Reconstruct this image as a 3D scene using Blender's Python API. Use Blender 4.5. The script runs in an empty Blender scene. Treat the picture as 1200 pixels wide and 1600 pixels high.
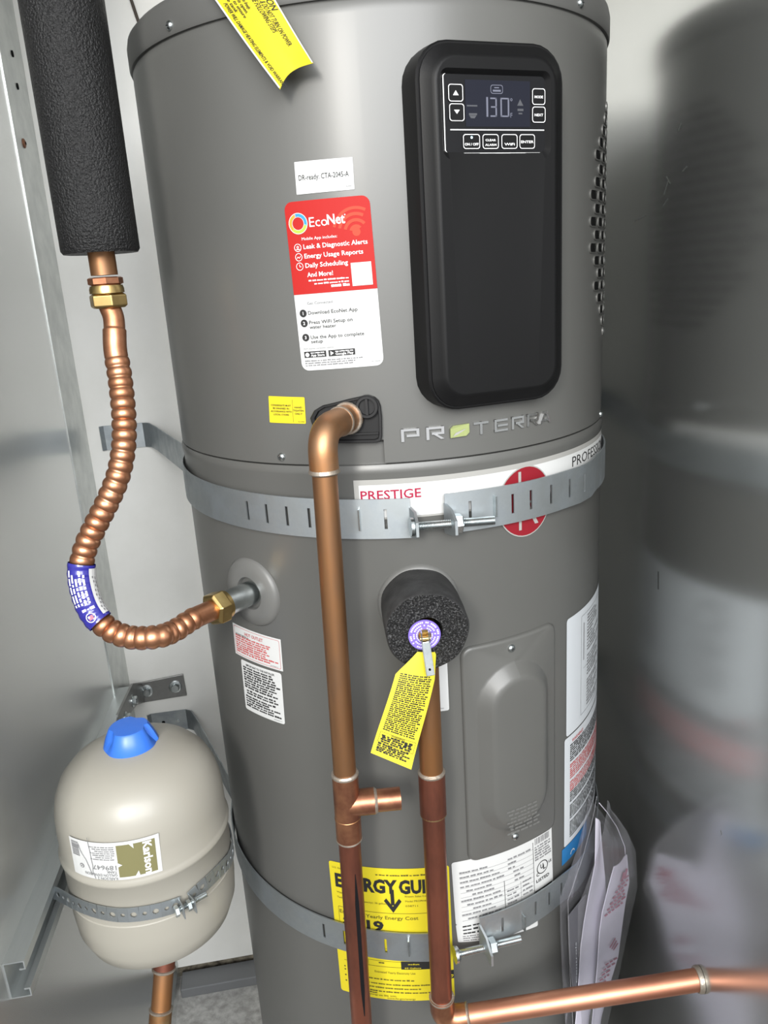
import bpy, math, random
from mathutils import Vector, Matrix
random.seed(7)
sin, cos, pi, rad = math.sin, math.cos, math.pi, math.radians
SC = bpy.context.scene
COL = SC.collection

# ------------------------------------------------------------------ camera
FPX, PITCH, ROLL, YAW = 1230.0, 0.28911, 0.06434, 0.13963
CAM = Vector((-0.1531, -0.97651, 1.345))
FW = Vector((sin(YAW) * cos(PITCH), cos(YAW) * cos(PITCH), -sin(PITCH)))
_r0 = Vector((cos(YAW), -sin(YAW), 0)); _u0 = _r0.cross(FW)
RT = _r0 * cos(ROLL) - _u0 * sin(ROLL)
UP = _u0 * cos(ROLL) + _r0 * sin(ROLL)
cd = bpy.data.cameras.new('camera'); cam = bpy.data.objects.new('camera', cd); COL.objects.link(cam)
cam.matrix_world = Matrix(((RT.x, UP.x, -FW.x, CAM.x), (RT.y, UP.y, -FW.y, CAM.y), (RT.z, UP.z, -FW.z, CAM.z), (0, 0, 0, 1)))
cd.sensor_fit = 'VERTICAL'; cd.sensor_height = 36.0; cd.lens = 36.0 * FPX / 1600.0
cd.clip_start = 0.02
SC.camera = cam

# ------------------------------------------------------------------ sky, added area lights, exposure
W = bpy.data.worlds.new('sky'); SC.world = W; W.use_nodes = True
bg = W.node_tree.nodes['Background']
bg.inputs[0].default_value = (0.97, 0.985, 1.0, 1); bg.inputs[1].default_value = 0.55
def area(name, loc, target, sx, sy, power, col):
    l = bpy.data.lights.new(name, 'AREA'); l.shape = 'RECTANGLE'; l.size = sx; l.size_y = sy
    l.energy = power; l.color = col
    o = bpy.data.objects.new(name, l); COL.objects.link(o); o.location = loc
    o.rotation_euler = (Vector(target) - Vector(loc)).to_track_quat('-Z', 'Y').to_euler()
    return o
area('daylight_fill', (-0.10, -3.2, 2.5), (0.0, 0, 1.15), 2.6, 1.7, 88.0, (0.97, 0.985, 1.0))  # unseen soft fill behind the camera, added to brighten the back wall
area('highlight_lamp', (-0.95, -2.5, 2.05), (0, 0, 1.2), 0.34, 0.60, 20.0, (1.0, 0.96, 0.88))  # unseen light added to make the narrow highlight on the heater
SC.view_settings.view_transform = 'Standard'; SC.view_settings.look = 'None'
SC.view_settings.gamma = 1.0; SC.view_settings.use_curve_mapping = False
SC.view_settings.exposure = 1.04

# ------------------------------------------------------------------ photograph pixel -> point in the place
def ray(px, py):
    return FW + RT * ((px - 600) / FPX) - UP * ((py - 800) / FPX)
def at_depth(px, py, D): return CAM + ray(px, py) * D
def at_plane(px, py, ax, v):
    d = ray(px, py); return CAM + d * ((v - CAM[ax]) / d[ax])
def at_free(px, py, o, n):
    d = ray(px, py); return CAM + d * ((o - CAM).dot(n) / d.dot(n))
R = 0.257
def on_cyl(px, py, r=R, cx=0.0, cy=0.0):
    d = ray(px, py); ox, oy = CAM.x - cx, CAM.y - cy
    a = d.x * d.x + d.y * d.y; b = ox * d.x + oy * d.y; c = ox * ox + oy * oy - r * r
    t = (-b - math.sqrt(max(b * b - a * c, 0))) / a
    P = CAM + d * t
    return math.atan2(P.x - cx, -(P.y - cy)), P.z
def cp(th, z, r, cx=0.0, cy=0.0): return Vector((cx + r * sin(th), cy - r * cos(th), z))

# ------------------------------------------------------------------ materials
MATS = {}
def mat(name, col, rough=0.5, metal=0.0, col2=None, vscale=6.0, vlo=0.35, vhi=0.65, bump=None, coat=0.0,
        rough2=None, stretch=None, vor=False, spec=0.5, emit=None, detail=4.0, coatr=0.12):
    m = bpy.data.materials.new(name); m.use_nodes = True
    nt = m.node_tree; b = nt.nodes['Principled BSDF']; N = nt.nodes; L = nt.links
    b.inputs['Base Color'].default_value = (*col, 1); b.inputs['Roughness'].default_value = rough
    b.inputs['Metallic'].default_value = metal
    b.inputs['Specular IOR Level'].default_value = spec
    if coat:
        b.inputs['Coat Weight'].default_value = coat; b.inputs['Coat Roughness'].default_value = coatr
    if emit:
        b.inputs['Emission Color'].default_value = (*emit[0], 1); b.inputs['Emission Strength'].default_value = emit[1]
    tc = N.new('ShaderNodeTexCoord')
    src = tc.outputs['Object']
    if stretch:
        mp = N.new('ShaderNodeMapping'); mp.inputs['Scale'].default_value = stretch
        L.new(src, mp.inputs['Vector']); src = mp.outputs[0]
    if col2 or rough2 is not None:
        n = N.new('ShaderNodeTexNoise'); n.inputs['Scale'].default_value = vscale; n.inputs['Detail'].default_value = detail
        n.inputs['Roughness'].default_value = 0.6
        L.new(src, n.inputs['Vector'])
        rp = N.new('ShaderNodeMapRange'); rp.inputs['From Min'].default_value = vlo; rp.inputs['From Max'].default_value = vhi
        L.new(n.outputs['Fac'], rp.inputs['Value'])
        if col2:
            mx = N.new('ShaderNodeMix'); mx.data_type = 'RGBA'
            mx.inputs['A'].default_value = (*col, 1); mx.inputs['B'].default_value = (*col2, 1)
            L.new(rp.outputs['Result'], mx.inputs['Factor']); L.new(mx.outputs['Result'], b.inputs['Base Color'])
        if rough2 is not None:
            mr = N.new('ShaderNodeMapRange'); mr.inputs['To Min'].default_value = rough; mr.inputs['To Max'].default_value = rough2
            L.new(rp.outputs['Result'], mr.inputs['Value']); L.new(mr.outputs['Result'], b.inputs['Roughness'])
    if bump:
        sc, st, dist = bump
        if vor:
            t = N.new('ShaderNodeTexVoronoi'); t.inputs['Scale'].default_value = sc; out = t.outputs['Distance']
        else:
            t = N.new('ShaderNodeTexNoise'); t.inputs['Scale'].default_value = sc; t.inputs['Detail'].default_value = 3.0; out = t.outputs['Fac']
        L.new(tc.outputs['Object'], t.inputs['Vector'])
        bp = N.new('ShaderNodeBump'); bp.inputs['Strength'].default_value = st; bp.inputs['Distance'].default_value = dist
        L.new(out, bp.inputs['Height']); L.new(bp.outputs[0], b.inputs['Normal'])
    MATS[name] = m
    return m
mat('heater_paint', (0.080, 0.080, 0.075), 0.42, 0.0, coat=0.20, bump=(260, 0.05, 0.0006), col2=(0.085, 0.085, 0.080), vscale=3, coatr=0.25)
mat('cap_paint', (0.084, 0.084, 0.080), 0.5)
mat('ring_plastic', (0.112, 0.112, 0.107), 0.42)
mat('black_plastic', (0.006, 0.006, 0.0063), 0.42, spec=0.15, bump=(900, 0.10, 0.0003))
mat('black_gloss', (0.006, 0.006, 0.007), 0.20, spec=0.3)
mat('black_dull', (0.016, 0.016, 0.017), 0.55)
mat('port_plastic', (0.010, 0.010, 0.0105), 0.45, spec=0.3)
mat('void', (0.004, 0.004, 0.004), 0.9, spec=0.1)
mat('lcd', (0.010, 0.011, 0.018), 0.25, spec=0.2)
mat('lcd_ink', (0.10, 0.105, 0.14), 0.4)
mat('lcd_dim', (0.05, 0.052, 0.06), 0.4)
mat('led', (0.3, 0.6, 0.75), 0.4, emit=((0.45, 0.8, 1.0), 1.2))
mat('white_ink', (0.66, 0.66, 0.66), 0.62, spec=0.25)
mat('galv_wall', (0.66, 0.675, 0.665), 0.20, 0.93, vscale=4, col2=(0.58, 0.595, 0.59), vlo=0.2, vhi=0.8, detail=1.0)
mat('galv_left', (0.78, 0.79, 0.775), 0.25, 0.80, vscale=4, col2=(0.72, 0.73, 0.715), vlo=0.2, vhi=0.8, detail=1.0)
mat('galv_trim', (0.60, 0.62, 0.60), 0.34, 0.85, col2=(0.48, 0.50, 0.49), vscale=25, bump=(60, 0.10, 0.001))
mat('galv_strap', (0.41, 0.44, 0.45), 0.44, 0.92, col2=(0.33, 0.36, 0.38), vscale=40, rough2=0.56, bump=(120, 0.06, 0.0006))
mat('galv_strut', (0.56, 0.59, 0.59), 0.40, 0.8, col2=(0.44, 0.47, 0.47), vscale=30, stretch=(1, 0.1, 1))
mat('zinc', (0.62, 0.66, 0.66), 0.24, 1.0, col2=(0.5, 0.54, 0.55), vscale=90)
mat('steel_dull', (0.33, 0.33, 0.32), 0.38, 0.9, col2=(0.26, 0.26, 0.255), vscale=30)
mat('chrome', (0.72, 0.73, 0.73), 0.10, 1.0)
mat('logo_metal', (0.62, 0.62, 0.62), 0.09, 1.0)
mat('logo_green', (0.42, 0.48, 0.20), 0.25, 0.7)
mat('cream_wall', (0.78, 0.775, 0.74), 0.45, 0.0, col2=(0.73, 0.725, 0.685), vscale=9, bump=(70, 0.04, 0.002))
mat('asphalt', (0.085, 0.083, 0.080), 0.9, col2=(0.06, 0.059, 0.057), vscale=80)
mat('dirt', (0.05, 0.042, 0.03), 0.9, col2=(0.26, 0.23, 0.17), vscale=60, bump=(50, 0.8, 0.01))
mat('sill_grey', (0.17, 0.175, 0.18), 0.5, 0.2)
mat('concrete', (0.48, 0.475, 0.455), 0.85, col2=(0.28, 0.275, 0.26), vscale=60, bump=(120, 0.3, 0.002))
mat('copper_hose', (0.56, 0.275, 0.155), 0.32, 0.95, col2=(0.38, 0.17, 0.09), vscale=45, rough2=0.42)
mat('copper_sleeve', (0.72, 0.31, 0.15), 0.34, 0.95, col2=(0.60, 0.24, 0.11), vscale=30)
mat('copper_aged', (0.43, 0.20, 0.08), 0.36, 0.9, col2=(0.20, 0.118, 0.07), vscale=16, stretch=(1, 1, 0.25), rough2=0.5)
mat('copper_elbow', (0.46, 0.225, 0.10), 0.36, 0.9, col2=(0.30, 0.185, 0.11), vscale=22, rough2=0.5)
mat('copper_red', (0.38, 0.135, 0.085), 0.34, 0.9, col2=(0.17, 0.065, 0.045), vscale=26, stretch=(1, 1, 0.3), rough2=0.46)
mat('copper_tee', (0.46, 0.215, 0.115), 0.34, 0.9, col2=(0.26, 0.105, 0.065), vscale=40)
mat('copper_horizontal', (0.56, 0.27, 0.17), 0.46, 0.92, col2=(0.42, 0.175, 0.11), vscale=26, stretch=(0.3, 1, 1))
mat('patina', (0.28, 0.13, 0.055), 0.4, 0.85, col2=(0.30, 0.22, 0.11), vscale=40)
mat('brass', (0.55, 0.40, 0.17), 0.30, 1.0, col2=(0.43, 0.30, 0.12), vscale=40)
mat('solder', (0.42, 0.38, 0.33), 0.46, 0.75, col2=(0.28, 0.23, 0.18), vscale=60, bump=(300, 0.5, 0.001))
mat('foam_skin', (0.009, 0.009, 0.0095), 0.42, spec=0.32, bump=(520, 1.0, 0.0024))
mat('foam_cut', (0.012, 0.012, 0.0125), 0.36, bump=(700, 1.0, 0.006), col2=(0.13, 0.13, 0.132), vscale=600, vlo=0.5, vhi=0.72, detail=2)  # pale specks in the colour imitate sparkle on the cut face
mat('foam_smooth', (0.011, 0.011, 0.0115), 0.62, bump=(420, 0.35, 0.0012), col2=(0.030, 0.030, 0.030), vscale=50)
mat('tank_paint', (0.275, 0.262, 0.226), 0.40, coat=0.06, bump=(30, 0.02, 0.001))
mat('blue_cap', (0.030, 0.135, 0.55), 0.35)
mat('blue_film', (0.022, 0.02, 0.22), 0.22, coat=0.4)
mat('blue_label', (0.02, 0.15, 0.36), 0.4)
mat('paper', (0.48, 0.485, 0.48), 0.62, spec=0.25)
mat('paper_cool', (0.48, 0.505, 0.53), 0.62, spec=0.25)
mat('film_grey', (0.28, 0.277, 0.262), 0.62, spec=0.25)
mat('paper_lilac', (0.56, 0.54, 0.62), 0.5)
mat('booklet_grey', (0.10, 0.10, 0.112), 0.5)
mat('sticker_red', (0.33, 0.009, 0.007), 0.62, spec=0.25)
mat('sticker_red_light', (0.50, 0.045, 0.022), 0.62, spec=0.25)
mat('sticker_yellow', (0.55, 0.46, 0.018), 0.62, spec=0.25)
mat('tag_yellow', (0.60, 0.52, 0.035), 0.62, spec=0.25)
mat('tag_gloss', (0.50, 0.42, 0.018), 0.24, coat=0.25)
mat('ink', (0.018, 0.018, 0.018), 0.62, spec=0.25)
mat('ink_grey', (0.16, 0.16, 0.165), 0.62, spec=0.25)
mat('ink_red', (0.42, 0.08, 0.08), 0.62, spec=0.25)
mat('ink_rose', (0.36, 0.10, 0.16), 0.5)
mat('ink_crimson', (0.27, 0.006, 0.035), 0.62, spec=0.25)
mat('ink_olive', (0.155, 0.145, 0.066), 0.45)
mat('ink_brown', (0.10, 0.085, 0.015), 0.62, spec=0.25)
mat('ghost_white', (0.68, 0.68, 0.68), 0.4)
mat('badge_red', (0.19, 0.007, 0.014), 0.62, spec=0.25)
mat('purple', (0.16, 0.11, 0.43), 0.45)
mat('purple_ink', (0.55, 0.50, 0.80), 0.5)
mat('logo_blue', (0.03, 0.22, 0.60), 0.62, spec=0.25)
mat('logo_lime', (0.30, 0.55, 0.05), 0.62, spec=0.25)
mat('logo_orange', (0.80, 0.25, 0.03), 0.62, spec=0.25)
mat('wire_brown', (0.035, 0.022, 0.012), 0.5)
mat('rust', (0.22, 0.09, 0.045), 0.55, 0.4)
def film_mat():
    m = bpy.data.materials.new('clear_film'); m.use_nodes = True; nt = m.node_tree; N = nt.nodes; L = nt.links
    for n in list(N): N.remove(n)
    out = N.new('ShaderNodeOutputMaterial'); tr = N.new('ShaderNodeBsdfTransparent'); tr.inputs[0].default_value = (0.93, 0.93, 0.95, 1)
    gl = N.new('ShaderNodeBsdfGlossy'); gl.inputs['Roughness'].default_value = 0.12; gl.inputs[0].default_value = (1, 1, 1, 1)
    df = N.new('ShaderNodeBsdfDiffuse'); df.inputs[0].default_value = (0.6, 0.6, 0.63, 1)
    fr = N.new('ShaderNodeLayerWeight'); fr.inputs[0].default_value = 0.12
    m1 = N.new('ShaderNodeMixShader'); m1.inputs[0].default_value = 0.10
    L.new(tr.outputs[0], m1.inputs[1]); L.new(df.outputs[0], m1.inputs[2])
    m2 = N.new('ShaderNodeMixShader'); L.new(fr.outputs['Facing'], m2.inputs[0])
    L.new(m1.outputs[0], m2.inputs[1]); L.new(gl.outputs[0], m2.inputs[2]); L.new(m2.outputs[0], out.inputs[0])
    MATS['clear_film'] = m
film_mat()

# ------------------------------------------------------------------ object helpers
OFF = {}
class MB:
    def __init__(s): s.v = []; s.f = []; s.m = []; s.names = []
    def mi(s, name):
        if name not in s.names: s.names.append(name)
        return s.names.index(name)
    def add(s, vf, m):
        v, f = vf; k = len(s.v); i = s.mi(m)
        s.v += [Vector(p) for p in v]; s.f += [tuple(a + k for a in q) for q in f]; s.m += [i] * len(f)
        return s
    def build(s, name, parent=None, smooth=None, origin=None):
        if parent is not None: off = OFF[parent.name]
        elif origin is not None: off = Vector(origin)
        else:
            lo = [min(p[i] for p in s.v) for i in range(3)]; hi = [max(p[i] for p in s.v) for i in range(3)]
            off = Vector(((lo[0] + hi[0]) / 2, (lo[1] + hi[1]) / 2, lo[2]))
        me = bpy.data.meshes.new(name)
        me.from_pydata([tuple(p - off) for p in s.v], [], s.f)
        for n in s.names: me.materials.append(MATS[n])
        me.polygons.foreach_set('material_index', s.m)
        if smooth is not None:
            me.polygons.foreach_set('use_smooth', [True] * len(s.f)); me.update()
            me.set_sharp_from_angle(angle=rad(smooth))
        me.update()
        o = bpy.data.objects.new(name, me); COL.objects.link(o)
        if parent is not None: o.parent = parent
        else: o.location = off
        OFF[o.name] = off
        return o
def one(vf, m, name, parent=None, smooth=None, origin=None): return MB().add(vf, m).build(name, parent, smooth, origin)
def tag(o, label, cat, group=None):
    o['label'] = label; o['category'] = cat
    if group: o['group'] = group
    return o
def thing(name, loc, label, cat, group=None):
    o = bpy.data.objects.new(name, None); COL.objects.link(o); o.location = loc; o.empty_display_size = 0.05
    OFF[o.name] = Vector(loc)
    return tag(o, label, cat, group)
def struct(o): o['kind'] = 'structure'; return o
def solid(o, t, off=-1.0):
    m = o.modifiers.new('thickness', 'SOLIDIFY'); m.thickness = t; m.offset = off
    e = o.modifiers.new('crisp', 'EDGE_SPLIT'); e.split_angle = rad(40); return o
def bev(o, w, seg=2):
    m = o.modifiers.new('edge', 'BEVEL'); m.width = w; m.segments = seg; m.limit_method = 'ANGLE'; return o

# ------------------------------------------------------------------ shapes
def box(c, s, ex=Vector((1, 0, 0)), ey=Vector((0, 1, 0)), ez=Vector((0, 0, 1))):
    c = Vector(c); v = []
    for z in (-.5, .5):
        for x, y in ((-.5, -.5), (.5, -.5), (.5, .5), (-.5, .5)):
            v.append(c + ex * (x * s[0]) + ey * (y * s[1]) + ez * (z * s[2]))
    return v, [(0, 3, 2, 1), (4, 5, 6, 7), (0, 1, 5, 4), (1, 2, 6, 5), (2, 3, 7, 6), (3, 0, 4, 7)]
def frame_of(axis):
    a = Vector(axis).normalized(); h = Vector((0, 0, 1)) if abs(a.z) < 0.9 else Vector((1, 0, 0))
    x = h.cross(a).normalized(); return x, a.cross(x), a
def lathe(prof, o, axis, n=40, cap=True, start=0.0):
    x, y, a = frame_of(axis); o = Vector(o); v = []; f = []
    for r, h in prof:
        for i in range(n):
            t = start + 2 * pi * i / n; v.append(o + a * h + x * (r * cos(t)) + y * (r * sin(t)))
    for k in range(len(prof) - 1):
        for i in range(n):
            j = (i + 1) % n; f.append((k * n + i, k * n + j, (k + 1) * n + j, (k + 1) * n + i))
    if cap:
        f.append(tuple(range(n - 1, -1, -1))); f.append(tuple(range((len(prof) - 1) * n, len(prof) * n)))
    return v, f
def sweep(path, radii, n=20, cap=True):
    path = [Vector(p) for p in path]; N = len(path); v = []; f = []
    T = [(path[min(i + 1, N - 1)] - path[max(i - 1, 0)]).normalized() for i in range(N)]
    x, y, _ = frame_of(T[0])
    for i in range(N):
        x = (x - T[i] * x.dot(T[i])).normalized(); y = T[i].cross(x)
        r = radii if isinstance(radii, float) else radii[i]
        for k in range(n):
            t = 2 * pi * k / n; v.append(path[i] + x * (r * cos(t)) + y * (r * sin(t)))
    for i in range(N - 1):
        for k in range(n):
            j = (k + 1) % n; f.append((i * n + k, i * n + j, (i + 1) * n + j, (i + 1) * n + k))
    if cap: f.append(tuple(range(n - 1, -1, -1))); f.append(tuple(range((N - 1) * n, N * n)))
    return v, f
def bend(pts, rr, seg=8):
    """polyline with rounded corners of radius rr"""
    P = [Vector(p) for p in pts]; out = [P[0]]
    for i in range(1, len(P) - 1):
        a = (P[i - 1] - P[i]).normalized(); b = (P[i + 1] - P[i]).normalized()
        s = P[i] + a * rr; e = P[i] + b * rr
        for k in range(seg + 1):
            t = k / seg; out.append(s * (1 - t) ** 2 + P[i] * (2 * t * (1 - t)) + e * t * t)
    return out + [P[-1]]
def catmull(pts, per=10):
    P = [Vector(p) for p in pts]; P = [P[0] * 2 - P[1]] + P + [P[-1] * 2 - P[-2]]; out = []
    for i in range(1, len(P) - 2):
        for k in range(per):
            t = k / per; a, b, c, d = P[i - 1], P[i], P[i + 1], P[i + 2]
            out.append(0.5 * ((2 * b) + (c - a) * t + (2 * a - 5 * b + 4 * c - d) * t * t + (3 * b - a - 3 * c + d) * t ** 3))
    return out + [P[-2]]
def resample(path, step):
    out = [path[0].copy()]; acc = 0.0
    for a, b in zip(path, path[1:]):
        L = (b - a).length
        while acc + L >= step:
            t = (step - acc) / L; a = a + (b - a) * t; out.append(a.copy()); L = (b - a).length; acc = 0.0
        acc += L
    out.append(path[-1].copy()); return out
def rrect(hw, hh, r, n=6):
    r = min(r, hw, hh); P = []
    for cx, cy, a in ((hw - r, hh - r, 0), (-hw + r, hh - r, 90), (-hw + r, -hh + r, 180), (hw - r, -hh + r, 270)):
        for k in range(n + 1):
            t = rad(a + 90 * k / n); P.append((cx + r * cos(t), cy + r * sin(t)))
    return P
def dense(loop, step):
    out = []
    for i, p in enumerate(loop):
        q = loop[(i + 1) % len(loop)]; L = math.hypot(q[0] - p[0], q[1] - p[1]); k = max(1, int(math.ceil(L / step)))
        for j in range(k): out.append((p[0] + (q[0] - p[0]) * j / k, p[1] + (q[1] - p[1]) * j / k))
    return out
def loft(rings, fn, cap=True):
    """rings: list of (loop2d, d) with equal counts; fn(x, y, d) -> point"""
    v = []; f = []; n = len(rings[0][0])
    for lp, d in rings:
        for i, (x, y) in enumerate(lp): v.append(fn(x, y, d[i] if isinstance(d, (list, tuple)) else d))
    for k in range(len(rings) - 1):
        for i in range(n):
            j = (i + 1) % n; f.append((k * n + i, k * n + j, (k + 1) * n + j, (k + 1) * n + i))
    if cap: f.append(tuple(range((len(rings) - 1) * n, len(rings) * n)))
    return v, f
def hexnut(o, axis, r, h, hole=0.0, start=0.0):
    return lathe([(r * 0.88, 0), (r, h * 0.12), (r, h * 0.88), (r * 0.88, h)], o, axis, 6, True, start)
def threaded(o, axis, r, L, pitch=0.0016):
    n = int(L / pitch * 2); x, y, a = frame_of(axis); o = Vector(o)
    return lathe([(r if i % 2 else r * 0.86, L * i / n) for i in range(n + 1)], o, axis, 14)

# ------------------------------------------------------------------ surfaces and printing
class Cyl:
    """patch of a vertical cylinder given by four (theta, z) corners TL TR BR BL"""
    def __init__(s, corners, r=R, cx=0.0, cy=0.0):
        s.c = corners; s.r = r; s.cx = cx; s.cy = cy
        s.W = r * 0.5 * (corners[1][0] - corners[0][0] + corners[2][0] - corners[3][0])
        s.H = 0.5 * (corners[0][1] - corners[3][1] + corners[1][1] - corners[2][1])
    def pt(s, u, v, d):
        tl, tr, br, bl = s.c; q = [(1 - v) * ((1 - u) * tl[i] + u * tr[i]) + v * ((1 - u) * bl[i] + u * br[i]) for i in (0, 1)]
        return cp(q[0], q[1], s.r + d, s.cx, s.cy)
class Flat:
    """quad in space TL TR BR BL; bow(u, v) lifts it along the normal"""
    def __init__(s, c, bow=None):
        s.c = [Vector(p) for p in c]; s.n = (s.c[3] - s.c[0]).cross(s.c[1] - s.c[0]).normalized(); s.bow = bow
        s.W = 0.5 * ((s.c[1] - s.c[0]).length + (s.c[2] - s.c[3]).length); s.H = 0.5 * ((s.c[3] - s.c[0]).length + (s.c[2] - s.c[1]).length)
    def pt(s, u, v, d):
        tl, tr, br, bl = s.c
        return (tl * (1 - u) + tr * u) * (1 - v) + (bl * (1 - u) + br * u) * v + s.n * (d + (s.bow(u, v) if s.bow else 0))
def px_cyl(pts, r=R, cx=0.0, cy=0.0): return Cyl([on_cyl(x, y, r, cx, cy) for x, y in pts], r, cx, cy)
def deg_cyl(t0, t1, z1, z0, r=R): return Cyl([(rad(t0), z1), (rad(t1), z1), (rad(t1), z0), (rad(t0), z0)], r)
GL = {}
def glyphs(s, bold):
    k = (s, bold)
    if k in GL: return GL[k]
    cu = bpy.data.curves.new('txt', 'FONT'); cu.body = s; cu.size = 1.0; cu.offset = bold; cu.resolution_u = 2
    o = bpy.data.objects.new('txt', cu); COL.objects.link(o)
    dg = bpy.context.evaluated_depsgraph_get(); ev = o.evaluated_get(dg); me = ev.to_mesh()
    v = [(p.co.x, p.co.y) for p in me.vertices]; f = [tuple(q.vertices) for q in me.polygons]
    ev.to_mesh_clear(); bpy.data.objects.remove(o); bpy.data.curves.remove(cu)
    if not v: v = [(0, 0), (1, 0), (0, 1)]
    x0 = min(p[0] for p in v); x1 = max(p[0] for p in v)
    GL[k] = ([((p[0] - x0), p[1]) for p in v], f, x1 - x0)
    return GL[k]
CAPH = None
class Print:
    def __init__(s, surf): s.s = surf; s.b = MB()
    def rect(s, u0, v0, u1, v1, m, d=0.0008, ru=0.0, tb=(1, 1), skew=0.0):
        S = s.s; nu = max(1, int(math.ceil(abs(u1 - u0) * S.W / 0.006))); nv = max(1, int(math.ceil(abs(v1 - v0) * S.H / 0.02)))
        us = [u0 + (u1 - u0) * i / nu for i in range(nu + 1)]; w = u1 - u0; h = v1 - v0
        cu = cv = 0.0
        if ru > 0:
            cu = ru / S.W; cv = ru / S.H
            ex = [u0 + cu * (1 - cos(rad(15 * k))) for k in range(0, 7)] + [u1 - cu * (1 - cos(rad(15 * k))) for k in range(0, 7)]
            us = sorted(set([u for u in us if u0 + cu < u < u1 - cu] + ex))
        v = []; f = []
        for u in us:
            ins = 0.0
            if cu > 0:
                if u < u0 + cu: t = (u0 + cu - u) / cu; ins = cv * (1 - math.sqrt(max(0, 1 - t * t)))
                elif u > u1 - cu: t = (u - u1 + cu) / cu; ins = cv * (1 - math.sqrt(max(0, 1 - t * t)))
            a = v0 + ins * tb[0]; b = v1 - ins * tb[1]
            for k in range(nv + 1): v.append(S.pt(u, a + (b - a) * k / nv, d))
        n = nv + 1
        for i in range(len(us) - 1):
            for k in range(nv): f.append((i * n + k, i * n + k + 1, (i + 1) * n + k + 1, (i + 1) * n + k))
        s.b.add((v, f), m); return s
    def poly(s, pts, m, d=0.0009):
        s.b.add(([s.s.pt(u, v, d) for u, v in reversed(pts)], [tuple(range(len(pts)))]), m); return s
    def block(s, pts, m, d0=0.0, d1=0.0022):
        n = len(pts); S = s.s
        s.b.add(([S.pt(u, v, d) for d in (d0, d1) for u, v in reversed(pts)], [tuple(range(n, 2 * n))] + [(i, (i + 1) % n, n + (i + 1) % n, n + i) for i in range(n)]), m); return s
    def ring(s, u, v, r0, r1, m, d=0.0009, a0=0, a1=360, n=28, sq=1.0):
        S = s.s; V = []; F = []
        for i in range(n + 1):
            t = rad(a0 + (a1 - a0) * i / n)
            for r in (r0, r1): V.append(S.pt(u + r * cos(t) / S.W * sq, v - r * sin(t) / S.H, d))
        for i in range(n): F.append((2 * i, 2 * i + 1, 2 * i + 3, 2 * i + 2))
        s.b.add((V, F), m); return s
    def disc(s, u, v, r, m, d=0.0009, n=28, sq=1.0): return s.ring(u, v, 0.00001, r, m, d, 0, 360, n, sq)
    def frame(s, u0, v0, u1, v1, t, m, d=0.0009, r=0.0):
        """rounded outline of width t (metres)"""
        S = s.s; hw = (u1 - u0) * S.W / 2; hh = (v1 - v0) * S.H / 2; cu = (u0 + u1) / 2; cv = (v0 + v1) / 2
        A = dense(rrect(hw, hh, max(r, 1e-5)), 0.006); V = []; F = []; n = len(A)
        for x, y in A:
            V.append(S.pt(cu + x / S.W, cv - y / S.H, d)); V.append(S.pt(cu + x * (hw - t) / hw / S.W, cv - y * (hh - t) / hh / S.H, d))
        for i in range(n): j = (i + 1) % n; F.append((2 * i, 2 * j, 2 * j + 1, 2 * i + 1))
        s.b.add((V, F), m); return s
    def text(s, u, v, h, st, m, w=None, rot=0.0, al='l', bold=0.0, d=0.0011, shear=0.0):
        """u, v: baseline start in fractions; h: cap height in metres; w: width in metres; rot in degrees counter-clockwise"""
        S = s.s; g, f, L = glyphs(st, bold); k = h / CAPH; kx = (w / L) if w else k
        ax = {'l': 0, 'c': -0.5, 'r': -1}[al] * L * kx; c, sn = cos(rad(rot)), sin(rad(rot)); V = []
        for x, y in g:
            X = x * kx + ax + shear * y * k; Y = y * k
            V.append(S.pt(u + (X * c - Y * sn) / S.W, v - (X * sn + Y * c) / S.H, d))
        s.b.add((V, f), m); return s
    def greek(s, u0, v, u1, h, m, d=0.0010, rot=0, fill=0.78, seed=None, dense_=False):
        """one line of lettering too small to read: rows of tiny strokes set in words; h in metres"""
        S = s.s; rg = random.Random(seed if seed is not None else (u0 * 1000 + v * 7777)); V = []; F = []
        vert = rot == 90
        Lt = (u1 - u0) * (S.H if vert else S.W); x = 0.0
        while x < Lt - 2 * h:
            n = rg.randint(2, 8)
            wl = min(n * h * 0.72, Lt - x)
            a = x; b = x + wl; hh = h * rg.choice((0.8, 0.9, 1.0))
            segs = max(1, int((b - a) / (h * 1.4)))
            for q in range(segs):
                p0 = a + (b - a) * q / segs; p1 = a + (b - a) * (q + fill + 0.12) / segs; y1 = hh * rg.uniform(0.82, 1.08)
                k = len(V)
                if vert: pts = ((v, u0 + p0 / S.H), (v + y1 / S.W, u0 + p0 / S.H), (v + y1 / S.W, u0 + p1 / S.H), (v, u0 + p1 / S.H))
                else: pts = ((u0 + p0 / S.W, v), (u0 + p1 / S.W, v), (u0 + p1 / S.W, v - y1 / S.H), (u0 + p0 / S.W, v - y1 / S.H))
                V += [S.pt(pu, pv, d) for pu, pv in pts]; F.append((k, k + 1, k + 2, k + 3))
            x = b + h * 0.55
        if V: s.b.add((V, F), m)
        return s
    def para(s, u0, v0, u1, v1, n, m, h, ragged=0.12, seed=1, d=0.0010):
        rg = random.Random(seed)
        for i in range(n):
            s.greek(u0, v0 + (v1 - v0) * (i + 0.8) / n, u1 - (u1 - u0) * ragged * rg.random(), h, m, d, seed=seed * 100 + i)
        return s
    def build(s, name, parent): return s.b.build(name, parent)
def capheight():
    g = glyphs('H', 0.0)[0]; return max(p[1] for p in g)
CAPH = capheight()
def sheet(surf, name, parent, m, rad_=0.0, d=0.0006):
    return Print(surf).rect(0, 0, 1, 1, m, d, rad_).build(name, parent)
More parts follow.
